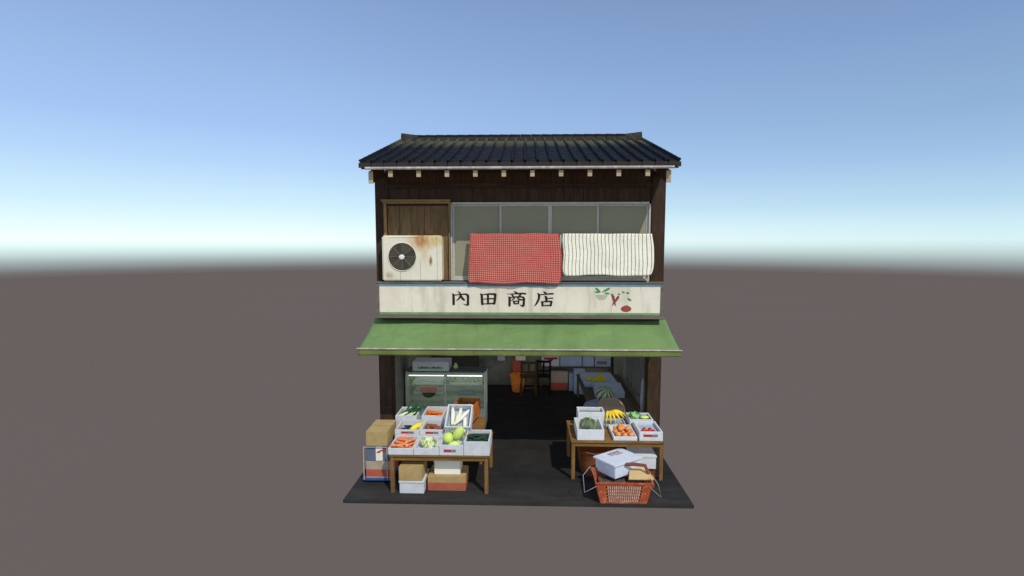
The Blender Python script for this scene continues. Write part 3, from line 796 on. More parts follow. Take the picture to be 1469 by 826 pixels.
# cloths ---------------------------------------------------------------------
def cloth(name, m, x0, x1, ztop, zbot, ybot, seed, label, hem, lean=0.0, skew=0.0):
    g = MB(); bm = g.bm; uvl = bm.loops.layers.uv.new('UVMap')
    nx, nz = 60, 40; rows = []
    prof = [(-.045 + .0, -.3), (-.06, -.1)]
    for j in range(nz + 1):
        t = j / nz; row = []
        for i in range(nx + 1):
            s = i / nx
            if t < .12:                          # back flap, over the bar
                k = t / .12; y = -.083; z = ztop - .22 * (1 - k)
                if k > .8: y = -.083 - .01 * (k - .8) * 5
            else:
                k = (t - .12) / .88
                if k < .04: y = -.093 - .03 * k / .04; z = ztop + .004 * math.sin(PI * k / .04)
                else:
                    kk = (k - .04) / .96
                    y = -.123 + (ybot + .123) * (kk ** 1.1); z = ztop + (zbot - ztop) * kk
            x = x0 + (x1 - x0) * s
            kz = max(0, (t - .12) / .88)
            n = noise.noise(Vector((s * 3.2 + seed, kz * 1.2, seed))); n2 = noise.noise(Vector((s * 9 + seed, kz * 2.5, seed * 2)))
            y += -.035 * abs(n) * kz * 1.2 - .012 * n2 * kz + .014 * math.sin(s * 17 + seed + 1.5 * kz) * kz * .5
            x += .012 * noise.noise(Vector((kz * 3, s * 2, seed + 5))) * (1 if .0 < kz else 0) + skew * kz * (s - .5)
            # uneven side edges
            if s > .9: x += hem[2] * math.sin(PI * kz) * (s - .9) * 10
            z += kz * (hem[0] * math.sin(s * PI * 3 + seed) + hem[1] * (s - .5))
            rz = .035
            if kz > .86:                         # rounded lower corners
                q = (kz - .86) / .14; ec = max(0, 1 - min(s, 1 - s) / .05)
                x += (1 if s < .5 else -1) * ec * q * q * .03
            z += -.01 * noise.noise(Vector((s * 6, seed, 3))) * kz
            if kz < .05: z += .006 * noise.noise(Vector((s * 5, seed, 9)))
            row.append(bm.verts.new((x, y, z)))
        rows.append(row)
    for j in range(nz):
        for i in range(nx):
            f = bm.faces.new((rows[j][i], rows[j][i + 1], rows[j + 1][i + 1], rows[j + 1][i]))
            for lp, (a, b_) in zip(f.loops, ((i, j), (i + 1, j), (i + 1, j + 1), (i, j + 1))): lp[uvl].uv = (a / nx, b_ / nz)
    o = g.build(name, m, None, loc=((x0 + x1) / 2, -.1, ztop), smooth='all')
    md = o.modifiers.new('th', 'SOLIDIFY'); md.thickness = .008
    return setp(o, label, 'cloth')
cloth('hanging_cloth', M_ging, -.745, .60, 3.457, 2.705, -.285, 1.3, 'red gingham cloth hanging over the upstairs rail', (.012, .0, .035), skew=.06)
cloth('hanging_cloth', M_stripe, .672, 2.02, 3.457, 2.83, -.22, 4.1, 'white cloth with thin dark stripes hanging over the upstairs rail', (.01, -.0, .03), skew=-.0)

# ------------------------------------------------------------------ boxes & crates
def label_patch(parent, x0, z0, w, h, y, rot=None):
    MB().box(x0, x0 + w * .62, y - .002, y + .001, z0, z0 + h).build('red_print', M_redlab, parent, space='l')
    g = MB(); g.box(x0 + w * .64, x0 + w, y - .002, y + .001, z0, z0 + h)
    g.build('grey_print', M_grylab, parent, space='l')
    if h > .05:
        g = MB(); g.box(x0, x0 + w * .63, y - .0015, y + .001, z0 - h * .8, z0 - .003); g.build('pale_print', M_tape, parent, space='l')
def crate(label, x0, x1, y0, y1, z0, z1, m=None, rx=0.0, rz=0.0, lab=None, t=.022, cat='crate', group=None, name='foam_crate', floor=None):
    m = m or M_styro; w = x1 - x0; dd = y1 - y0; h = z1 - z0
    o = thing(name, label, cat, (x0, y0, z0), (rx, 0, rz), group)
    g = MB(); fz = floor or .025
    g.box(0, w, 0, t, 0, h, bev=.004).box(0, w, dd - t, dd, 0, h, bev=.004)
    g.box(0.0005, t, t + .0005, dd - t - .0005, .0005, h - .0007, bev=.003).box(w - t, w - .0005, t + .0005, dd - t - .0005, .0005, h - .0007, bev=.003)
    g.box(t, w - t, t, dd - t, .002, fz)
    g.build('crate_body', m, o, space='l', smooth=True)
    if lab: label_patch(o, lab[0], lab[1], lab[2], lab[3], -.0002)
    return o
GS = 'foam vegetable crates on the left stand'
c_carrot = crate('shallow foam crate of carrots, front left corner of the left table', -1.705, -1.368, -1.48, -1.03, .525, .612, group=GS)
c_let = crate('shallow foam crate holding the lettuce', -1.364, -1.028, -1.48, -1.03, .525, .615, group=GS)
c_mel = crate('foam crate of pale green gourds with red label', -1.024, -.704, -1.48, -1.0, .525, .665, lab=(.06, .045, .16, .036), group=GS)
c_cuk = crate('deep foam crate of cucumbers at the right end of the left table', -.70, -.36, -1.48, -1.04, .525, .714, group=GS)
c_egg = crate('foam crate holding eggplant and a yellow squash, red label', -1.735, -1.382, -1.02, -.6, .525, .69, lab=(.09, .112, .18, .03), group=GS)
c_spud = crate('foam crate of sweet potatoes with red label', -1.378, -1.04, -1.02, -.6, .525, .694, lab=(.08, .112, .18, .03), group=GS)
c_leek = crate('foam crate of leeks, rear left of the stand', -1.84, -1.52, -.59, -.17, .525, .742, group=GS)
c_car2 = crate('foam crate with a bunch of dark orange carrots, beside the leeks', -1.445, -1.12, -.59, -.15, .525, .745, group=GS)
c_dai = crate('foam crate of white daikon tipped steeply forward', -1.02, -.655, -1.02, -.60, .622, .79, rx=R(30), group=GS)
c_or = crate('turned orange plastic crate behind the daikon', 0, .345, 0, .47, 0, .24, m=M_orcrate, name='plastic_crate')
c_or.location = (-1.03, -.46, .61); c_or.rotation_euler = (0, 0, R(-10)); W[c_or.name] = Matrix.Translation((-1.03, -.46, .61)) @ Euler((0, 0, R(-10))).to_matrix().to_4x4()

GR = 'foam crates on the right table'
crate('foam crate with a green kabocha pumpkin, left end of the right table', .835, 1.212, -1.0, -.5, .56, .712, m=M_styroW, group=GR)
crate('foam crate with a grey bundle right behind the kabocha crate', .9, 1.3, -.47, -.22, .56, .785, m=M_styroW, group=GR)
crate('foam crate full of oranges, low front panel', 1.34, 1.672, -1.0, -.52, .56, .618, m=M_styroW, group=GR, floor=.015)
crate('foam crate of red tomatoes with red label', 1.70, 2.025, -1.0, -.56, .56, .692, m=M_styroW, lab=(.055, .06, .2, .035), group=GR)
crate('foam crate with a pale green cabbage, behind the tomatoes', 1.66, 2.01, -.53, -.22, .56, .70, m=M_styroW, group=GR)
crate('blue grey foam crate under the bananas', 1.31, 1.62, -.5, -.22, .56, .61, m=M_styroB, group=GR)

# tables
def table(label, x0, x1, y0, y1, zt, leg=.05, xs=None, back=True, mt=None, mx_=None, apron=.055):
    mt = mt or M_table; mx_ = mx_ or M_tablex
    o = thing('wooden_table', label, 'table', ((x0 + x1) / 2, (y0 + y1) / 2, 0))
    MB().box(x0, x1, y0, y1, zt - .022, zt, bev=.004).build('table_top', mx_, o, smooth=True)
    for xx in (x0 + .01, x1 - leg - .01):
        for yy in (y0 + .015, y1 - leg - .015):
            MB().box(xx, xx + leg, yy, yy + leg, 0, zt - .023, bev=.003).build('leg', mt, o, smooth=True)
    build_split(MB().box(x0 + leg + .011, x1 - leg - .011, y0 + .02, y0 + .04, zt - .023 - apron, zt - .023).box(x0 + leg + .011, x1 - leg - .011, y1 - .04, y1 - .02, zt - .023 - apron, zt - .023), 'apron', mx_, o)
    build_split(MB().box(x0 + .02, x0 + .04, y0 + leg + .016, y1 - leg - .016, zt - .023 - apron, zt - .024).box(x1 - .04, x1 - .02, y0 + leg + .016, y1 - leg - .016, zt - .023 - apron, zt - .024), 'side_apron', mt, o)
    return o
table('light brown wooden table at front left under the vegetable crates', -1.69, -.37, -1.49, -.62, .524)
table('second wooden table behind the left one, under the leek crate', -1.86, -.53, -.60, .02, .524)
table('light brown wooden table at front right under the fruit crates', .745, 2.04, -1.04, -.2, .559)
ct = table('long brown counter along the right inner wall', 1.2, 2.08, .12, 2.85, .5, mt=M_counter, mx_=M_counter)

MB().box(-.175, .175, -.1, .1, 0, .15, bev=.015).build('grey_infill', mat('dark crate infill', (.16, .165, .16), .9, .25, 6), None, loc=(1.1, -.345, .587), space='l', smooth=True, label='dark grey bundle inside the crate behind the kabocha', cat='filler')  # grey infill added to make the crate opening dark
# vegetables --------------------------------------------------------------
def carrot_mesh(L_=.2, r=.02, bend=.02, seed=0):
    g = MB(); pts = []; rs = []
    for k in range(9):
        t = k / 8
        pts.append((L_ * (t - .5), bend * math.sin(t * 3 + seed), 0)); rs.append(r * (1 - .62 * t) * (1 + .06 * math.sin(9 * t + seed)) * (.6 if k == 0 else 1) * (.35 if k == 8 else 1))
    g.tube(pts, rs, 10); return g
proto = {}
def veg(key, label, cat, name, loc, rot, group=None, scale=1):
    """first use places the prototype, later uses copy it"""
    fn, m = PROTO[key]
    if key not in proto:
        o = fn(name, m); proto[key] = o; used = o
    else:
        used = copy_tree(proto[key]) if False else None
        src = proto[key]; used = src.copy(); col.objects.link(used)
        for ch in src.children:
            c = ch.copy(); col.objects.link(c); c.parent = used
    used.location = loc; used.rotation_euler = rot; used.scale = (scale,) * 3 if isinstance(scale, (int, float)) else scale
    for k in ('group',):
        if k in used: del used[k]
    return setp(used, label, cat, group)
def single(gen):
    def fn(name, m): return gen().build(name, m, None, space='l', smooth='all')
    return fn
def with_part(gen, parts):
    def fn(name, m):
        o = gen().build(name, m, None, space='l', smooth='all')
        for pn, pg, pm in parts: pg().build(pn, pm, o, space='l', smooth='all')
        return o
    return fn
def cuke_mesh():
    g = MB(); g.tube([(-.12, 0, 0), (-.11, 0, 0), (-.06, .006, 0), (0, .01, 0), (.06, .006, 0), (.11, 0, 0), (.12, -.002, 0)], [.004, .013, .018, .019, .018, .013, .004], 10); return g
def leek_g():
    g = MB(); random.seed(2)
    for k in range(9):
        a = random.uniform(-.6, .6); b_ = random.uniform(.1, 1.0); ln = random.uniform(.14, .22)
        pts = [(0.0 + t * ln * math.cos(a), t * ln * math.sin(a), .01 + t * ln * b_ * .7 - t * t * .05) for t in (0, .3, .6, .85, 1)]
        g.tube(pts, [.011, .012, .010, .007, .002], 6, flat=.35)
    return g
def leek_w():
    g = MB(); g.tube([(-.16, 0, 0), (-.15, 0, 0), (-.05, .003, .003), (.02, 0, .01)], [.003, .009, .009, .012], 8); return g
def daikon_g(): 
    g = MB(); g.tube([(0, 0, -.17), (0, 0, -.16), (.004, 0, -.08), (.006, 0, 0), (.003, 0, .1), (0, 0, .155), (0, 0, .18)], [.006, .018, .028, .030, .028, .019, .003], 14); return g
def daikon_l():
    g = MB()
    for k in range(6):
        a = k * 1.05; g.tube([(.01 * math.cos(a), .01 * math.sin(a), -.165), (.02 * math.cos(a), .02 * math.sin(a), -.195), (.034 * math.cos(a), .034 * math.sin(a), -.212)], [.008, .007, .004], 6)
    return g
def spud_g(): return MB().ball((0, 0, 0), (.085, .036, .034), 18, 12, .3, 1.6, seed=2)
def egg_g(): return MB().tube([(-.09, 0, 0), (-.08, 0, 0), (-.03, .008, 0), (.03, .01, 0), (.075, 0, 0), (.09, -.003, 0)], [.008, .03, .038, .032, .018, .006], 14)
def egg_c(): return MB().tube([(.072, 0, 0), (.088, -.003, 0), (.112, -.008, .006)], [.021, .017, .005], 8)
def fruit_g(): return MB().ball((0, 0, 0), (.042, .042, .039), 18, 12, .05, 2)
def calyx_g(): return MB().cyl((0, 0, .036), (0, 0, .044), .016, .008, 6)
def tom_g(): return MB().ball((0, 0, 0), (.037, .037, .03), 18, 12, .04, 2, lobes=5, lobe_amt=.04)
def tom_c():
    g = MB()
    for k in range(5):
        a = k * 1.257; g.tube([(0, 0, .03), (.012 * math.cos(a), .012 * math.sin(a), .033), (.024 * math.cos(a), .024 * math.sin(a), .026)], [.004, .004, .001], 5)
    return g
PROTO = {
    'carrot': (single(lambda: carrot_mesh(.2, .0215, .008)), M_carrot), 'carrotd': (single(lambda: carrot_mesh(.2, .022, .012, 1)), M_carrotD),
    'cuke': (single(cuke_mesh), M_cuke), 'leek': (with_part(leek_w, [('leek_leaves', leek_g, M_leekg)]), M_leekw),
    'daikon': (with_part(daikon_g, [('leaf_stub', daikon_l, M_dleaf)]), M_daikon),
    'spud': (single(spud_g), M_spud), 'egg': (with_part(egg_g, [('calyx', egg_c, M_leekg)]), M_egg),
    'orange': (with_part(fruit_g, [('calyx', calyx_g, M_calyx)]), M_orange), 'tom': (with_part(tom_g, [('calyx', tom_c, M_leekg)]), M_tom),
    'yel': (single(fruit_g), M_yel),
}
random.seed(21)
# carrots in the front-left crate
lay = [(-1.62, -1.40, .0), (-1.60, -1.34, .15), (-1.615, -1.28, -.1), (-1.62, -1.215, .12), (-1.60, -1.15, .0), (-1.47, -1.41, .2), (-1.46, -1.36, -.25), (-1.47, -1.30, .3), (-1.46, -1.235, -.2), (-1.47, -1.17, .12), (-1.46, -1.11, -.05)]
for i, (x, y, a) in enumerate(lay):
    veg('carrot', 'orange carrot lying in the heap in the front left foam crate', 'carrot', 'carrot', (x + .01, y, .572 + (i % 2) * .006), (random.uniform(0, 3), 0, a + (PI if i % 3 == 0 else 0)), 'carrots in the front left crate')
for i, (x, y, a) in enumerate([(-1.58, -1.31, -.45), (-1.55, -1.22, -.25), (-1.54, -1.13, .2), (-1.60, -1.40, -.1), (-1.53, -1.38, .35), (-1.46, -1.26, .95), (-1.43, -1.34, 1.05)]):
    veg('carrot', 'orange carrot lying in the heap in the front left foam crate', 'carrot', 'carrot', (x, y, .612 + (i % 3) * .004), (random.uniform(0, 3), .05, a), 'carrots in the front left crate')
# dark carrots
for i, (x, y, z, a) in enumerate([(-1.30, -.47, .70, .1), (-1.28, -.42, .715, -.2), (-1.29, -.37, .72, .25), (-1.22, -.44, .735, .05), (-1.31, -.33, .715, -.1)]):
    veg('carrotd', 'deep orange carrot in the bunch behind the sweet potatoes', 'carrot', 'carrot', (x, y, z), (0, .0, a), 'dark carrots in the rear crate', 1.05)
MB().box(-.13, .13, -.17, .17, 0, .125, bev=.02).build('carrot_bed', M_card, None, loc=(-1.28, -.38, .552), space='l', smooth=True, label='brown packing under the dark orange carrots', cat='packing')
# sweet potatoes
for i, (x, y, z, a) in enumerate([(-1.3, -.88, .632, 1.2), (-1.2, -.9, .625, .1), (-1.13, -.83, .64, .6), (-1.22, -.78, .655, -.3), (-1.31, -.76, .645, 1.7)]):
    veg('spud', 'reddish brown sweet potato in the crate behind the lettuce', 'sweet potato', 'sweet_potato', (x, y, z), (i, .1, a), 'sweet potatoes')
MB().box(-.14, .14, -.17, .17, 0, .055, bev=.01).build('crate_lining', M_cardD, None, loc=(-1.209, -.81, .551), space='l', smooth=True, label='dull paper lining under the sweet potatoes', cat='paper')
# eggplants and a squash
for i, (x, y, z, a) in enumerate([(-1.62, -.89, .63, .4), (-1.58, -.79, .64, 2.6), (-1.53, -.90, .645, 2.9)]):
    veg('egg', 'dark purple eggplant beside the yellow squash', 'eggplant', 'eggplant', (x, y, z), (0, 0, a), 'eggplants')
MB().tube([(-.1, 0, 0), (-.09, 0, 0), (-.03, 0, .0), (.04, 0, 0), (.095, .006, .006), (.105, .008, .01)], [.008, .026, .04, .037, .022, .006], 14).build('yellow_squash', M_corn, None, loc=(-1.46, -.89, .685), rot=(0, -.25, .75), space='l', smooth='all', label='bright yellow squash in the crate behind the carrots', cat='squash')
MB().box(-.15, .15, -.17, .17, 0, .045, bev=.01).build('crate_lining', M_cardD, None, loc=(-1.558, -.81, .551), space='l', smooth=True, label='dull paper lining under the eggplants', cat='paper')
# lettuce
def leafball(r, n, seed, m1, m2, loc, name, label, cat, flatz=.8):
    random.seed(seed); o = MB().ball((0, 0, 0), (r * .62, r * .62, r * .55), 18, 12, .25, 3, seed=seed).build(name, m2, None, loc=loc, space='l', smooth='all', label=label, cat=cat)
    g = MB(); bm = g.bm
    for k in range(n):
        a = k * 2.4; el = random.uniform(-.15, 1.25); dirv = Vector((math.cos(a) * math.cos(el), math.sin(a) * math.cos(el), math.sin(el) * flatz))
        up = dirv.orthogonal().normalized(); sd = dirv.cross(up)
        base = dirv * r * .35; s = r * random.uniform(.5, .75); nn = 6; rows = []
        for i in range(nn + 1):
            t = i / nn; row = []
            for j in range(7):
                u = (j / 6 - .5) * 2
                wd = s * math.sin(PI * (.15 + .75 * t)) * .75
                rad = r * (.35 + .72 * math.sin(t * PI * .5)) + .12 * r * math.sin(u * 5 + k) * t
                p = dirv * rad + up * (u * wd) + sd * (s * (t - .4)) + Vector((0, 0, .06 * r * math.cos(u * 7 + k)))
                row.append(bm.verts.new(p))
            rows.append(row)
        for i in range(nn):
            for j in range(6): bm.faces.new((rows[i][j], rows[i][j + 1], rows[i + 1][j + 1], rows[i + 1][j]))
    g.build('outer_leaves', m1, o, space='l', smooth='all')
    return o
leafball(.105, 26, 4, M_let, M_letw, (-1.2, -1.27, .605), 'lettuce', 'pale green frilly lettuce head in a shallow foam crate', 'lettuce', .6)
# gourds
for (loc, r, rot, lb) in [((-.935, -1.29, .685), (.07, .074, .078), (0, .1, 0), 'round pale green gourd, left of the upright oval one'), ((-.80, -1.25, .735), (.066, .07, .112), (.15, .55, 0), 'oval pale green gourd leaning up to the right'),
                          ((-.84, -1.36, .62), (.085, .06, .05), (0, 0, .3), 'pale green gourd lying lowest at the front of its crate')]:
    o = MB().ball((0, 0, 0), r, 24, 16, .03, 2, lobes=8, lobe_amt=.045).build('gourd', M_melon, None, loc=loc, rot=rot, space='l', smooth='all', label=lb, cat='gourd')
    MB().cyl((0, 0, r[2] * .97), (0, 0, r[2] + .012), .008, .006, 8).build('stem', M_dleaf, o, space='l')
# cucumbers
random.seed(8)
for i in range(13):
    x = -.58 + .1 * (i % 2) ; y = -1.42 + .027 * i; z = .655 + (i % 3) * .006
    veg('cuke', 'dark green cucumber in the deep crate at the table end', 'cucumber', 'cucumber', (x, y, z), (random.random(), 0, random.uniform(-.2, .2)), 'cucumbers')
for i, (x, y, z, a, b_) in enumerate([(-.58, -1.33, .7, -.5, .15), (-.48, -1.3, .695, .5, 0), (-.54, -1.25, .705, -.3, -.1)]):
    veg('cuke', 'dark green cucumber in the deep crate at the table end', 'cucumber', 'cucumber', (x, y, z), (0, b_, a), 'cucumbers')
MB().box(-.145, .145, -.19, .19, 0, .08, bev=.01).build('crate_lining', M_cuke, None, loc=(-.53, -1.26, .551), space='l', smooth=True, label='dark green sheet under the cucumbers', cat='sheet')
# leeks
for i, (x, y, z, a, b_) in enumerate([(-1.72, -.47, .725, .75, -.1), (-1.69, -.49, .735, .9, -.15), (-1.66, -.45, .72, .6, -.1), (-1.62, -.5, .73, 1.0, -.12), (-1.6, -.46, .725, .8, -.1), (-1.57, -.47, .735, 1.1, -.1)]):
    veg('leek', 'leek with white stalk and dark green leaves', 'leek', 'leek', (x, y + .05, z), (0, b_, a), 'leeks in the rear left crate')
MB().box(-.13, .13, -.17, .17, 0, .155, bev=.02).build('leek_greens', M_leekg, None, loc=(-1.68, -.38, .552), space='l', smooth=True, label='dark green leaves packed under the leeks', cat='greens')
# daikon, in the plane of the tipped crate
Wd = wm(c_dai)
def on_dai(x, y, z): return Wd @ Vector((x, y, z))
for i, (x, y, z, a) in enumerate([(.085, .23, .125, -.10), (.175, .26, .09, .06), (.22, .19, .15, .62), (.265, .13, .1, -.08), (.14, .16, .085, .15)]):
    veg('daikon', 'white daikon radish lying in the tipped crate', 'daikon', 'daikon', on_dai(x, y, z), Euler((R(30) - PI / 2 + 0.0, 0, 0)).to_matrix().to_4x4().to_euler() if False else (Matrix.Rotation(R(30), 4, 'X') @ Matrix.Rotation(-a, 4, 'Z') @ Matrix.Rotation(-PI / 2, 4, 'X')).to_euler(), 'daikon in the tipped crate', .98)
o = MB().box(-.155, .155, -.17, .17, 0, .045, bev=.01)
o.build('crate_lining', M_styroB, None, loc=on_dai(.182, .21, .03), rot=(R(30), 0, 0), space='l', smooth=True, label='bluish paper lining under the daikon', cat='paper')
# yellow fruit in orange crate
MB().box(-.14, .14, -.2, .2, 0, .15, bev=.02).build('crate_lining', mat('dull olive sheet', (.13, .12, .06), .8, .3, 8, stain=(.35, .33, .08), stain_amt=.6, stain_scale=7), None, loc=(-.83, -.22, .632), rot=(0, 0, R(-10)), space='l', smooth=True, label='dull olive sheet inside the orange crate', cat='sheet')
for (x, y, z, k, lb) in [(-.86, -.36, .815, 'yel', 'small yellow citrus, left one in the orange crate'), (-.755, -.35, .818, 'pe', 'small peach coloured fruit, right one in the orange crate')]:
    MB().ball((0, 0, 0), .034, 16, 10, .05, 2).build('citrus_fruit' if k == 'yel' else 'peach', M_yel if k == 'yel' else M_peach, None, loc=(x, y, z), space='l', smooth='all', label=lb, cat='fruit')
# kabocha
o = MB().ball((0, 0, 0), (.135, .135, .1), 40, 20, .04, 3, lobes=12, lobe_amt=.1).build('kabocha_pumpkin', M_kab, None, loc=(1.02, -.76, .69), rot=(.2, .15, 0), space='l', smooth='all', label='mottled green ribbed kabocha pumpkin in a foam crate', cat='pumpkin')
MB().tube([(0, 0, .08), (.004, 0, .105), (.012, 0, .125)], [.018, .012, .013], 8).build('stem', M_dleaf, o, space='l', smooth='all')
# oranges
random.seed(12)
for i, (x, y, z) in enumerate([(1.42, -.93, .625), (1.51, -.94, .615), (1.60, -.935, .62), (1.40, -.85, .635), (1.49, -.86, .63), (1.58, -.86, .632), (1.46, -.88, .69), (1.56, -.875, .69), (1.41, -.76, .64), (1.51, -.77, .655), (1.47, -.80, .705), (1.47, -.7, .64), (1.57, -.77, .64)]):
    veg('orange', 'round orange in the heap at the front of its crate', 'orange', 'orange', (x, y, z), (random.uniform(-.5, .5), random.uniform(-.5, .5), i), 'oranges', random.uniform(.93, 1.05))
# tomatoes
for i, (x, y, z) in enumerate([(1.77, -.93, .66), (1.84, -.94, .665), (1.91, -.93, .662), (1.80, -.86, .665), (1.88, -.86, .665)]):
    veg('tom', 'ripe red tomato in the labelled crate', 'tomato', 'tomato', (x, y, z), (.1, .2, i), 'tomatoes', 1.0)
MB().box(-.14, .14, -.19, .19, 0, .055, bev=.01).build('crate_lining', M_styroB, None, loc=(1.86, -.78, .586), space='l', smooth=True, label='bluish sheet under the tomatoes', cat='sheet')
# bananas
bn = MB().tube([(0, 0, 0), (.0, 0, .035)], [.012, .010], 8).build('banana_bunch', M_bant, None, loc=(1.36, -.42, .765), space='l', smooth='all', label='yellow banana bunch with dark stripes behind the oranges', cat='bananas')
for i, (az_, dr, ln) in enumerate([(-.3, .2, .26), (-.62, .4, .25), (-1.05, .6, .24), (-1.45, .75, .23), (-1.9, .8, .21), (-.1, .05, .27), (-.85, .2, .25)]):
    pts = []; rs = []
    for k in range(9):
        t = k / 8; hor = ln * (t ** .9) * (1 - .35 * dr); z = .01 - ln * (.62 * t * t * (.3 + dr)) - .0
        cur = .03 * math.sin(PI * t)
        pts.append((math.cos(az_) * (hor) , math.sin(az_) * (hor * .75), z + cur)); rs.append([.007, .012, .019, .022, .0225, .021, .017, .010, .004][k])
    MB().tube(pts, rs, 8).build('banana', M_ban, bn, space='l', smooth='all')
leafball(.085, 14, 9, M_gcab, M_gcab, (1.76, -.4, .70), 'cabbage', 'small pale green cabbage behind the tomato crate', 'cabbage')
MB().ball((0, 0, 0), (.07, .04, .025), 16, 10, .2, 2).build('green_pepper', M_melon, None, loc=(1.9, -.42, .695), space='l', smooth='all', label='light green pepper right of the small cabbage', cat='pepper')
MB().box(-.15, .15, -.12, .12, 0, .085, bev=.01).build('crate_lining', M_leekg, None, loc=(1.835, -.375, .586), space='l', smooth=True, label='dark green leaves under the cabbage', cat='greens')

# ------------------------------------------------------------------ boxes
def closed_box(name, label, x0, x1, y0, y1, z0, z1, m, rz=0, cat='box', group=None, tape=None, lid=None, band=None, flap=None):
    cx, cy = (x0 + x1) / 2, (y0 + y1) / 2; w, dd, h = x1 - x0, y1 - y0, z1 - z0
    o = thing(name, label, cat, (cx, cy, z0), (0, 0, rz), group)
    if lid:
        MB().box(-w / 2 + .008, w / 2 - .008, -dd / 2 + .008, dd / 2 - .008, 0, h - lid, bev=.005).build('box_body', m, o, space='l', smooth=True)
        MB().box(-w / 2, w / 2, -dd / 2, dd / 2, h - lid + .001, h, bev=.004).build('lid', m, o, space='l', smooth=True)
    else:
        MB().box(-w / 2, w / 2, -dd / 2, dd / 2, 0, h, bev=.005).build('box_body', m, o, space='l', smooth=True)
        if m in (M_card, M_cardD):
            g = MB(); g.box(-w / 2 + .004, w / 2 - .004, -.002, .002, h - .001, h + .0015); g.build('flap_seam', M_tub, o, space='l')
    if tape: MB().box(-w / 2 + .003, w / 2 - .003, -.03, .03, h - .001, h + .002).build('tape', M_tape, o, space='l')
    if band:
        MB().box(-w / 2 - .0015, w / 2 + .0015, -dd / 2 - .0015, dd / 2 + .0015, band[0], band[1], bev=.004).build('printed_band', band[2], o, space='l', smooth=True)
    return o
closed_box('foam_box', 'grey white foam box on the ground under the left table', -1.565, -1.225, -1.5, -1.12, .001, .178, M_styro, lid=.03)
closed_box('cardboard_box', 'plain tan cardboard box on the foam box under the left table', -1.563, -1.25, -1.5, -1.17, .18, .368, M_card)
closed_box('cardboard_box', 'tan cardboard box with broad red band under the left table', -1.2, -.69, -1.4, -1.05, .001, .2, M_card, band=(.008, .115, M_red))
closed_box('foam_box', 'cream white foam box on the red banded box', -1.125, -.76, -1.36, -1.08, .202, .41, M_styroC, lid=.03)
# trolley and its load
TR = thing('hand_trolley', 'low blue platform trolley with thin metal handle frame', 'trolley', (-1.95, -1.0, 0))
MB().box(-2.15, -1.735, -1.21, -.75, .028, .058, bev=.01).build('platform', M_blueplast, TR, smooth=True)
for xx in (-2.10, -1.79):
    for yy in (-1.15, -.8):
        MB().cyl((xx - .012, yy, .016), (xx + .012, yy, .016), .015, None, 12).build('wheel', M_iron, TR, smooth=True)
MB().tube([(-2.125, -1.205, .05), (-2.125, -1.205, .51), (-1.80, -1.205, .51), (-1.80, -1.205, .05)], .008, 8).build('handle_frame', M_wire, TR, smooth=True)
closed_box('cardboard_box', 'flat cardboard box with red lower band on the blue trolley', -2.1, -1.76, -1.19, -.78, .06, .305, M_cardD, band=(.02, .13, M_red))
b2 = closed_box('printed_box', 'dark blue grey carton with white panel and red mark on the trolley', -2.095, -1.78, -1.19, -.8, .308, .52, mat('blue grey carton', (.10, .13, .19), .7, .2, 4, stain=(.2, .2, .22), stain_amt=.4))
MB().box(-.02, .075, -.1975, -.194, .005, .205).build('white_panel', M_paper, b2, space='l')
g = MB(); g.prism([(-.015, .12), (.03, .15), (.09, .17), (.15, .2), (.155, .15), (.1, .13), (.06, .14), (.02, .11)], 'y', -.1985, -.1965); g.build('red_mark', M_redlab, b2, space='l')
MB().box(.159, .1595, -.15, .15, .12, .2).build('red_side_print', M_redlab, b2, space='l')
closed_box('foam_box', 'bluish foam box peeking out behind the trolley load', -2.235, -1.92, -.74, -.5, .001, .5, M_styroB, lid=.04)
closed_box('cardboard_box', 'large plain cardboard box on top of the trolley stack', -2.09, -1.79, -1.2, -.72, .524, .728, M_card)

# basket at front right ---------------------------------------------------
def lattice_panel(g, g2, P00, P10, P01, P11, nu, nv, mu=.16, mv=.14, th=.006, nrm=None):
    P00, P10, P01, P11 = map(Vector, (P00, P10, P01, P11))
    n = (P10 - P00).cross(P01 - P00).normalized() * th
    def Q(u, v): return (P00 * (1 - u) + P10 * u) * (1 - v) + (P01 * (1 - u) + P11 * u) * v
    def bar(u0, u1, v0, v1, k=1.0, g=g):
        a, b_, c, d_ = Q(u0, v0), Q(u1, v0), Q(u1, v1), Q(u0, v1)
        g.hexa([a - n * k, b_ - n * k, c - n * k, d_ - n * k, a + n * k, b_ + n * k, c + n * k, d_ + n * k])
    bar(0, mu, 0, 1); bar(1 - mu, 1, 0, 1); bar(mu, 1 - mu, 0, mv * .6); bar(mu, 1 - mu, 1 - mv, 1)
    du = (1 - 2 * mu) / nu; v0_, v1_ = mv * .6, 1 - mv; dv = (v1_ - v0_) / nv
    for i in range(1, nv): bar(mu, 1 - mu, v0_ + i * dv - dv * .13, v0_ + i * dv + dv * .13)
    for i in range(1, nu): bar(mu + i * du - du * .30, mu + i * du + du * .30, v0_, v1_, .8, g2)
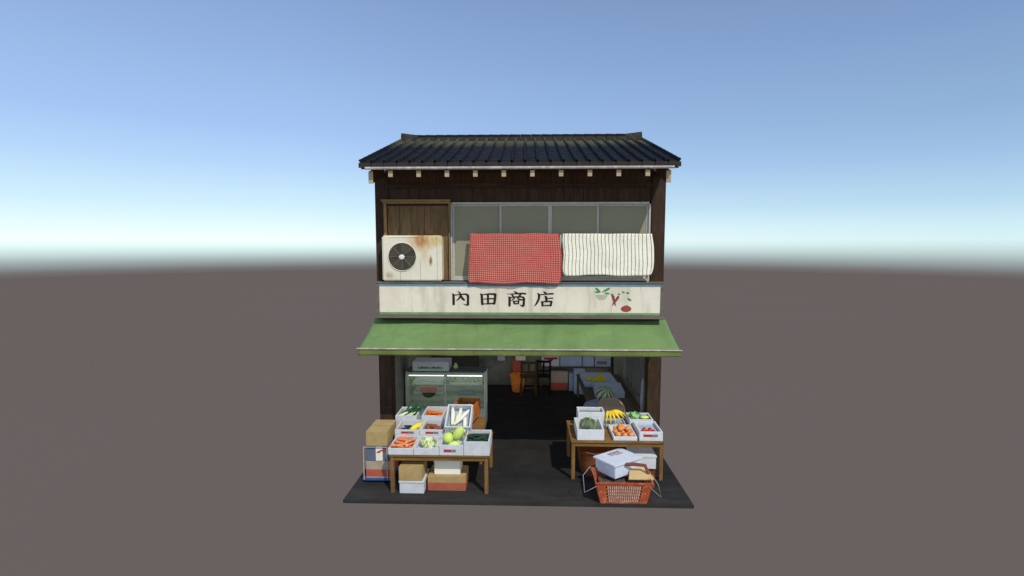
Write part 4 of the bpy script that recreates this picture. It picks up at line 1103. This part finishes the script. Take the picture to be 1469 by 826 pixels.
def basket(name, label, cx, y0, y1, wt, wb, zt, mat_, rot=0, z=0, nu=17, wires=True, handle=True):
    o = thing(name, label, 'basket', (cx, (y0 + y1) / 2, z), (0, 0, rot))
    dd = (y1 - y0) / 2; db = dd - .035
    T = [(-wt / 2, -dd, zt), (wt / 2, -dd, zt), (wt / 2, dd, zt), (-wt / 2, dd, zt)]
    Bt = [(-wb / 2, -db, .004), (wb / 2, -db, .004), (wb / 2, db, .004), (-wb / 2, db, .004)]
    g = MB(); g2 = MB()
    for i in range(4):
        j = (i + 1) % 4
        lattice_panel(g, g2, Bt[i], Bt[j], T[i], T[j], nu if i % 2 == 0 else 10, 5)
    g.box(-wb / 2, wb / 2, -db, db, .002, .012)
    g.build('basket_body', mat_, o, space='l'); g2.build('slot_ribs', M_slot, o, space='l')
    g = MB()
    e = .014
    g.box(-wt / 2 - e, wt / 2 + e, -dd - e, -dd + .004, zt - .012, zt + .012, bev=.004).box(-wt / 2 - e, wt / 2 + e, dd - .004, dd + e, zt - .012, zt + .012, bev=.004)
    g.box(-wt / 2 - e, -wt / 2 + .004, -dd + .005, dd - .005, zt - .0115, zt + .0115, bev=.004).box(wt / 2 - .004, wt / 2 + e, -dd + .005, dd - .005, zt - .0115, zt + .0115, bev=.004)
    g.build('rim', mat_, o, space='l', smooth=True)
    return o
bk = basket('shopping_basket', 'worn orange plastic basket with slotted sides at the front right', 1.362, -1.70, -1.28, .70, .58, .285, M_basket)
for pts in ([(-.345, -.19, .275), (-.345, -.2, .24), (-.5, -.22, .165), (-.515, -.16, .36), (-.42, -.1, .45), (-.36, -.02, .30)],
            [(.315, -.215, .275), (.325, -.215, .235), (.465, -.22, .115), (.43, -.2, .265), (.36, -.16, .375), (.352, -.05, .30)]):
    MB().tube(pts, .0034, 6).build('wire_handle', M_wire, bk, space='l', smooth=True)
MB().tube([(.395, -.06, .16), (.40, -.05, .2), (.36, .0, .3), (.31, .02, .42), (.17, .02, .435), (.05, .02, .43)], .023, 8, flat=.55).build('carry_handle', M_handle, bk, space='l', smooth=True)
MB().hexa([(-.262, -.160, .016), (.262, -.160, .016), (.262, .12, .016), (-.262, .12, .016), (-.30, -.187, .225), (.30, -.187, .225), (.28, .12, .2), (-.28, .12, .2)]).build('basket_liner', M_liner, None, loc=(1.362, -1.465, .002), space='l', smooth=True, label='dark slot backing inside the orange basket', cat='liner')  # dark backing added so the basket slots read dark
cb = MB().hexa([(-.16, -.13, -.02), (.16, -.13, -.02), (.13, .1, .03), (-.1, .1, .03), (-.16, -.13, -.008), (.16, -.13, -.008), (.13, .1, .042), (-.1, .1, .042)])
cb.build('cardboard_sheet', mat('light cardboard', (.6, .43, .2), .85, .12, 4), None, loc=(1.60, -1.46, .30), space='l', label='light cardboard sheet lying in the orange basket', cat='cardboard')
sbx = thing('foam_box', 'closed white foam box sitting askew on the orange basket', 'box', (1.355, -1.27, .262), (R(-2), 0, R(35)))
MB().box(-.235, .245, -.19, .18, 0, .158, bev=.005).build('box_body', mat('bluish foam body', (.6, .65, .74), .85, .1, 7, stain=(.3, .35, .5), stain_amt=.5, bmp=.2, fine=100), sbx, space='l', smooth=True)
ld = MB().box(-.262, .262, -.208, .2, .162, .187, bev=.004).build('lid', mat('bluish foam lid', (.58, .63, .72), .85, .06, 5, stain=(.4, .43, .5), stain_amt=.5, bmp=.2, fine=100), sbx, space='l', smooth=True)
g = MB(); random.seed(4)
for k in range(5):
    x0 = -.06 + k * .042
    g.box(x0, x0 + .034, .085, .093, .186, .1885).box(x0, x0 + .01, .093, .135, .186, .1884)
    g.box(x0 + .022, x0 + .034, .1 + .01 * (k % 2), .13, .186, .1884).box(x0 + .006, x0 + .03, .137, .145, .186, .1883)
g.build('dark_lettering', M_ink, ld, space='l')
MB().box(-.06, .15, .055, .068, .186, .188).box(.02, .15, .038, .046, .186, .188).build('red_line', M_redlab, ld, space='l')
# behind the basket, under the right table
closed_box('cardboard_box', 'dark cardboard box under the right table, below a foam box', 1.62, 1.96, -.96, -.62, .001, .15, M_tub)
closed_box('foam_box', 'white foam box on a dark box under the right table', 1.59, 1.95, -1.0, -.62, .152, .345, M_styroW, lid=.03)
o = thing('storage_tub', 'rust brown plastic tub under the left end of the right table', 'tub', (1.14, -.72, 0), (0, 0, .12))
g = MB(); nn = 40
def rr(k, rx, ry): 
    a = 2 * PI * k / nn; c, s = math.cos(a), math.sin(a); p = 4.0
    q = (abs(c) ** p + abs(s) ** p) ** (-1 / p); return rx * c * q, ry * s * q
rings = []
for (z, sc_) in ((0, .84), (.02, .86), (.2, .95), (.33, 1.0), (.345, 1.04), (.36, 1.04), (.36, .98), (.33, .95), (.03, .82), (.028, .1)):
    rings.append([g.bm.verts.new((*rr(k, .26 * sc_, .24 * sc_), z)) for k in range(nn)])
for a, b_ in zip(rings, rings[1:]):
    for k in range(nn): g.bm.faces.new((a[k], a[(k + 1) % nn], b_[(k + 1) % nn], b_[k]))
g.build('tub_body', M_tub, o, space='l', smooth=True)
MB().tube([(-.26, -.1, .33), (-.2, -.25, .38), (.0, -.27, .33), (.2, -.25, .28)], .008, 8).build('tub_handle', M_tub, o, space='l', smooth=True)

# ------------------------------------------------------------------ interior
# display case
CS = thing('display_case', 'pale glass fronted display case inside the left of the shop', 'display case', (-1.33, 1.1, 0))
X0, X1, Y0, Y1, ZT = -2.05, -.61, .9, 1.3, 1.03
MB().box(X0, X1, Y0, Y1, 0, .36, bev=.01).build('base_cabinet', M_casebody, CS, smooth=True)
MB().box(X0, X1, Y1 - .02, Y1, .361, ZT - .03).build('back_panel', M_casein, CS)
MB().box(X0, X1, Y0 + .04, Y1, ZT - .028, ZT, bev=.008).build('case_top', M_casedark, CS, smooth=True)
g = MB()
for xx in (X0, X1 - .03):
    g.prism([(Y0, .361), (Y0 + .02, .361), (Y0 + .02, ZT - .09), (Y0 + .07, ZT - .03), (Y0 + .05, ZT - .0), (Y0, ZT - .08)], 'x', xx, xx + .03)
g.box(-1.345, -1.315, Y0 - .003, Y0 + .018, .365, ZT - .05)
g.box(X0 + .031, X1 - .031, Y0 + .0, Y0 + .04, ZT - .065, ZT - .035)
g.build('case_frame', M_casebody, CS)
for xx in (X0 + .001, X1 - .011):
    MB().box(xx, xx + .01, Y0 + .08, Y1 - .021, .362, ZT - .03).build('side_panel', M_casein, CS)
for zz in (.56, .745):
    MB().box(X0 + .035, X1 - .035, Y0 + .09, Y1 - .022, zz, zz + .012).build('shelf', M_casebody, CS)
MB().box(X0 + .035, X1 - .035, Y0 + .03, Y1 - .022, .361, .38).build('shelf', M_casebody, CS)
for xa, xb in ((X0 + .031, -1.346), (-1.314, X1 - .031)):
    MB().box(xa, xb, Y0 + .006, Y0 + .011, .37, ZT - .07).build('glass_door', M_clear, CS)
build_split(MB().box(X0 + .06, -1.35, Y0 - .004, Y0 + .0, ZT - .06, ZT - .05).box(-1.3, X1 - .05, Y0 - .004, Y0 + .0, ZT - .06, ZT - .05), 'bright_trim', M_bwhite, CS)
for xa, xb in ((X0 + .06, -1.36), (-1.3, X1 - .06)):
    MB().cyl((xa, Y0 + .024, ZT - .078), (xb, Y0 + .024, ZT - .078), .006, None, 10).build('lamp_tube', M_lamp, CS, smooth=True)
def tray(x0, x1, z, lb):
    g = MB(); g.box(x0, x1, 1.05, 1.24, z, z + .01).box(x0, x1, 1.04, 1.05, z, z + .035).box(x0, x1, 1.24, 1.25, z, z + .09).box(x0, x0 + .01, 1.051, 1.239, z + .0105, z + .05).box(x1 - .01, x1, 1.051, 1.239, z + .0105, z + .05)
    g.build('display_tray', M_tray, None, loc=((x0 + x1) / 2, 1.15, z), label=lb, cat='tray', group='trays in the display case')
tray(-1.95, -1.4, .758, 'empty pale tray on the upper left shelf of the display case')
tray(-1.95, -1.4, .573, 'pale tray on the lower left shelf of the display case')
tray(-1.28, -.68, .758, 'pale tray on the upper right shelf of the display case')
# watermelon half
wm_ = thing('watermelon_half', 'cut watermelon half with pink red flesh inside the display case', 'watermelon', (-1.65, .988, .675), (R(-26), 0, 0))
g = MB(); 
g.prism([(-.17, .05), (-.16, -.03), (-.13, -.055), (.13, -.055), (.17, -.02), (.185, .03), (.165, .055), (-.15, .055)], 'y', -.035, -.02); g.build('rind_ring', M_wm_rind, wm_, space='l')
g = MB(); g.prism([(-.155, .045), (-.148, -.028), (-.125, -.048), (.125, -.048), (.155, -.02), (.168, .02), (.16, .048), (-.14, .048)], 'y', -.039, -.0345); g.build('flesh', M_wm_red, wm_, space='l')
MB().ball((0, .045, -.04), (.125, .06, .10), 24, 14).build('rind', M_wm_skin, wm_, space='l', smooth='all')
MB().ball((0, 0, 0), .04, 16, 10, .05, 2).build('pale_melon', mat('pale yellow melon', (.62, .62, .3), .6, .15, 8), None, loc=(-1.2, 1.12, .83), space='l', smooth='all', label='small pale yellow melon on the upper right shelf', cat='melon')
for i in range(4):
    MB().tube([(-.05, 0, .075), (-.03, 0, .03), (0, 0, -.015), (.02, 0, -.03)], [.006, .013, .015, .008], 8).build('bamboo_shoot', mat('pale yellow sprout', (.72, .66, .36), .6, .15, 9), None, loc=(-1.0 + i * .085, 1.12, .815), rot=(0, 0, .1 * i), space='l', smooth='all', label='pale yellow sprout leaning on the upper right shelf of the display case', cat='vegetable', group='yellow sprouts in the display case')
MB().box(-.16, .16, -.05, .05, 0, .05, bev=.015).build('wrapped_parcel', M_appl, None, loc=(-.97, 1.1, .573), space='l', smooth=True, label='pale wrapped parcel on the lower right shelf behind the orange crate', cat='parcel')
# box on the case
bo = closed_box('foam_box', 'foam box with blue and green banner label on top of the display case', -1.925, -1.27, .93, 1.28, ZT + .001, ZT + .17, M_appl)
MB().box(-.24, .225, -.181, -.1745, .082, .13, bev=.002).build('blue_banner', mat('banner blue', (.03, .2, .48), .7, .2, 6), bo, space='l')
MB().box(-.23, .215, -.179, -.1745, .04, .083, bev=.002).build('green_banner', mat('banner green', (.14, .36, .14), .7, .2, 6), bo, space='l')
g = MB()
for k, cx in enumerate((-.15, -.085, .05, .08, .14)):
    g.ball((cx, -.18, .072), (.022 if k != 3 else .012, .003, .018), 10, 6)
g.build('red_lettering', M_redlab, bo, space='l')
bo.children[0].data.materials[0] = M_appl
o = MB().ball((0, 0, .05), (.042, .042, .045), 18, 12, .03, 2).build('pear', mat('pear skin', (.42, .62, .2), .5, .15, 8), None, loc=(-1.165, 1.06, ZT + .004), space='l', smooth='all', label='green pear on the display case beside the banner box', cat='pear')
MB().ball((0, 0, .09), (.026, .026, .035), 14, 10).build('pear_neck', MAT['pear skin'], o, space='l', smooth='all')

# bucket, stool chairs and back wall stack
o = thing('waste_bucket', 'orange plastic bucket at the back of the shop', 'bucket', (-.08, 3.2, 0))
g = MB(); rings = []
for z, r in ((.004, .12), (.03, .125), (.36, .165), (.37, .18), (.385, .18), (.385, .16), (.06, .12), (.055, .02)):
    rings.append([g.bm.verts.new((r * math.cos(2 * PI * k / 28), r * math.sin(2 * PI * k / 28), z)) for k in range(28)])
for a, b_ in zip(rings, rings[1:]):
    for k in range(28): g.bm.faces.new((a[k], a[(k + 1) % 28], b_[(k + 1) % 28], b_[k]))
g.build('bucket_body', M_bucket, o, space='l', smooth=True)
def chair(label, x, y, m, rz, h=.78, w=.32):
    o = thing('wooden_chair', label, 'chair', (x, y, 0), (0, 0, rz), 'chairs at the back of the shop')
    hw = w / 2
    for sx in (-1, 1):
        MB().box(sx * hw - .02, sx * hw + .02, -.17, -.13, 0, h, bev=.004).build('leg', m, o, space='l')
        MB().box(sx * hw - .018, sx * hw + .018, .13, .166, 0, .4, bev=.004).build('leg', m, o, space='l')
    MB().box(-hw - .02, hw + .02, -.128, .17, .4, .425, bev=.005).build('seat', m, o, space='l')
    MB().box(-hw + .021, hw - .021, -.16, -.14, h - .06, h - .01).box(-hw + .021, hw - .021, -.16, -.14, h - .26, h - .22).build('back_rail', m, o, space='l')
    MB().box(-.022, .022, -.158, -.142, .426, h - .061).build('back_splat', m, o, space='l')
    MB().box(-hw + .021, hw - .021, -.16, -.14, .18, .21).build('stretcher', m, o, space='l')
    return o
chair('brown wooden chair seen from behind, in front of the orange bucket', .16, 2.95, M_dkwood, .08)
chair('black wooden chair right of the brown one', .5, 3.0, M_blkwood, -.05, .8, .28)
closed_box('carton', 'red printed carton standing behind the orange bucket', -.2, .02, 3.4, 3.62, .001, .66, M_red)
closed_box('carton', 'cream carton on top of the red carton at the back', -.13, .1, 3.38, 3.6, .662, .82, M_paper)
MB().box(-.56, -.38, 3.6, 3.69, .6, .8, bev=.01).build('wall_box', M_appl, None, loc=(-.47, 3.65, .6), label='small grey box fixed on the dark back wall', cat='wall box')
MB().box(-2.09, -1.0, 3.55, 3.69, .0, .7).build('low_cabinet', M_inceil, None, loc=(-1.5, 3.6, 0), label='low dark cabinet against the back wall on the left', cat='cabinet')
# back wall stack of foam boxes
bw = closed_box('foam_box', 'white foam box with magenta print on the back shelf', .47, .87, 3.42, 3.68, .521, .78, M_styro)
g = MB(); g.prism([(-.15, .16), (-.16, .2), (.14, .21), (.17, .17), (.06, .16), (.02, .11), (-.03, .11), (-.05, .15)], 'y', -.134, -.1305); g.build('magenta_print', mat('magenta ink', (.4, .02, .09), .7, .2, 9), bw, space='l')
closed_box('foam_box', 'bluish foam box in the middle of the back shelf', .89, 1.38, 3.42, 3.68, .521, .78, M_styroB)
closed_box('foam_box', 'bluish foam box right of the middle one on the back shelf', 1.40, 1.66, 3.42, 3.68, .521, .78, M_styroB)
for zz in (.521, .70):
    bx_ = closed_box('foam_box', 'bluish foam box with dark label, ' + ('lower' if zz < .6 else 'upper') + ' one at the right of the back shelf', 1.68, 2.04, 3.42, 3.68, zz, zz + .175, M_styroB)
    MB().box(-.14, .09, -.134, -.1305, .05, .13).build('dark_label', M_grylab, bx_, space='l'); MB().box(-.13, .08, -.1355, -.1335, .1, .118).build('red_print', M_redlab, bx_, space='l')
o = thing('wooden_shelf', 'low dark shelf carrying the foam boxes along the back wall', 'shelf', (1.25, 3.55, 0))
MB().box(.42, 2.09, 3.4, 3.69, .49, .52).build('shelf_board', M_counter, o)
for xx in (.43, 2.04): MB().box(xx, xx + .04, 3.42, 3.68, 0, .489).build('shelf_side', M_counter, o)
closed_box('cardboard_box', 'cardboard box with red lower half under the back shelf', .66, 1.06, 3.3, 3.6, .001, .42, M_cardD, band=(.004, .18, M_red))
closed_box('foam_box', 'upright bluish foam box left of the counter legs', 1.08, 1.17, 3.25, 3.5, .001, .38, M_styroB)
closed_box('foam_box', 'taller bluish foam box at the far end of the counter', 1.18, 1.42, 3.0, 3.25, .001, .52, M_styroB)
# counter load
closed_box('foam_box', 'flat blue grey foam box at the far end of the long counter', 1.26, 1.9, 1.85, 2.6, .501, .60, M_styroB, rz=.03)
closed_box('foam_box', 'blue grey foam box in the middle of the long counter', 1.40, 1.93, 1.15, 1.78, .501, .62, M_styroB, rz=-.05)
MB().hexa([(-.15, -.1, 0), (.13, -.12, 0), (.1, .08, 0), (-.05, .1, 0), (-.12, -.08, .05), (.1, -.1, .12), (.08, .04, .13), (-.06, .06, .03)]).ball((-.17, -.03, .03), (.07, .05, .04), 12, 8, .3, 3).build('net_of_lemons', M_yelpack, None, loc=(1.55, 2.0, .602), space='l', label='yellow net bag on the flat foam box on the counter', cat='net bag')
MB().ball((0, 0, 0), (.155, .155, .15), 36, 24, .01, 2).build('watermelon', M_wmel, None, loc=(1.50, .82, .66), rot=(.6, .2, 0), space='l', smooth='all', label='whole dark green striped watermelon on the right counter', cat='watermelon')
g = MB(); nx = 14; rows = []
for j in range(nx + 1):
    row = []
    for i in range(nx + 1):
        u, v = i / nx, j / nx
        x = -.33 + .62 * u + .06 * (v - .5); y = -.22 + .42 * v * (.5 + .5 * math.sin(PI * u)); z = .012 + .012 * noise.noise(Vector((u * 5, v * 5, 2)))
        row.append(g.bm.verts.new((x, y, z)))
    rows.append(row)
for j in range(nx):
    for i in range(nx): g.bm.faces.new((rows[j][i], rows[j][i + 1], rows[j + 1][i + 1], rows[j + 1][i]))
o = g.build('wrapping_sheet', M_bluewrap, None, loc=(1.46, .85, .5), space='l', smooth='all', label='crumpled blue sheet under the whole watermelon', cat='sheet'); md = o.modifiers.new('th', 'SOLIDIFY'); md.thickness = .004
cb_ = closed_box('cardboard_box', 'grey brown cardboard box with raised flap behind the bananas', 1.33, 1.74, .22, .5, .501, .63, M_cardD)
MB().hexa([(-.2, .135, .125), (.2, .135, .125), (.16, .3, .155), (-.12, .28, .155), (-.2, .135, .132), (.2, .135, .132), (.16, .3, .162), (-.12, .28, .162)]).build('open_flap', M_cardD, cb_, space='l')
# wall hangings
g = MB(); nx = 30; rows = []
for j in range(9):
    rows.append([g.bm.verts.new((2.075 + .014 * math.sin(i * 1.1), .35 + 1.6 * i / nx, 2.15 - 1.5 * j / 8)) for i in range(nx + 1)])
for j in range(8):
    for i in range(nx): g.bm.faces.new((rows[j][i], rows[j][i + 1], rows[j + 1][i + 1], rows[j + 1][i]))
o = g.build('wall_curtain', M_cloth_g, None, loc=(2.075, 1.1, 2.15), smooth='all', label='dull grey curtain hanging on the right inner wall', cat='curtain'); md = o.modifiers.new('th', 'SOLIDIFY'); md.thickness = .004
g = MB(); g.tube([(0, 0, 0), (0, 0, -.1), (.0, .0, -.35), (0, 0, -.62), (0, 0, -.66)], [.006, .028, .04, .035, .01], 10, flat=.6)
g.build('plastic_bag', M_bag, None, loc=(2.04, .3, 1.12), space='l', smooth='all', label='bunch of pale plastic bags hanging by the right post', cat='plastic bags')
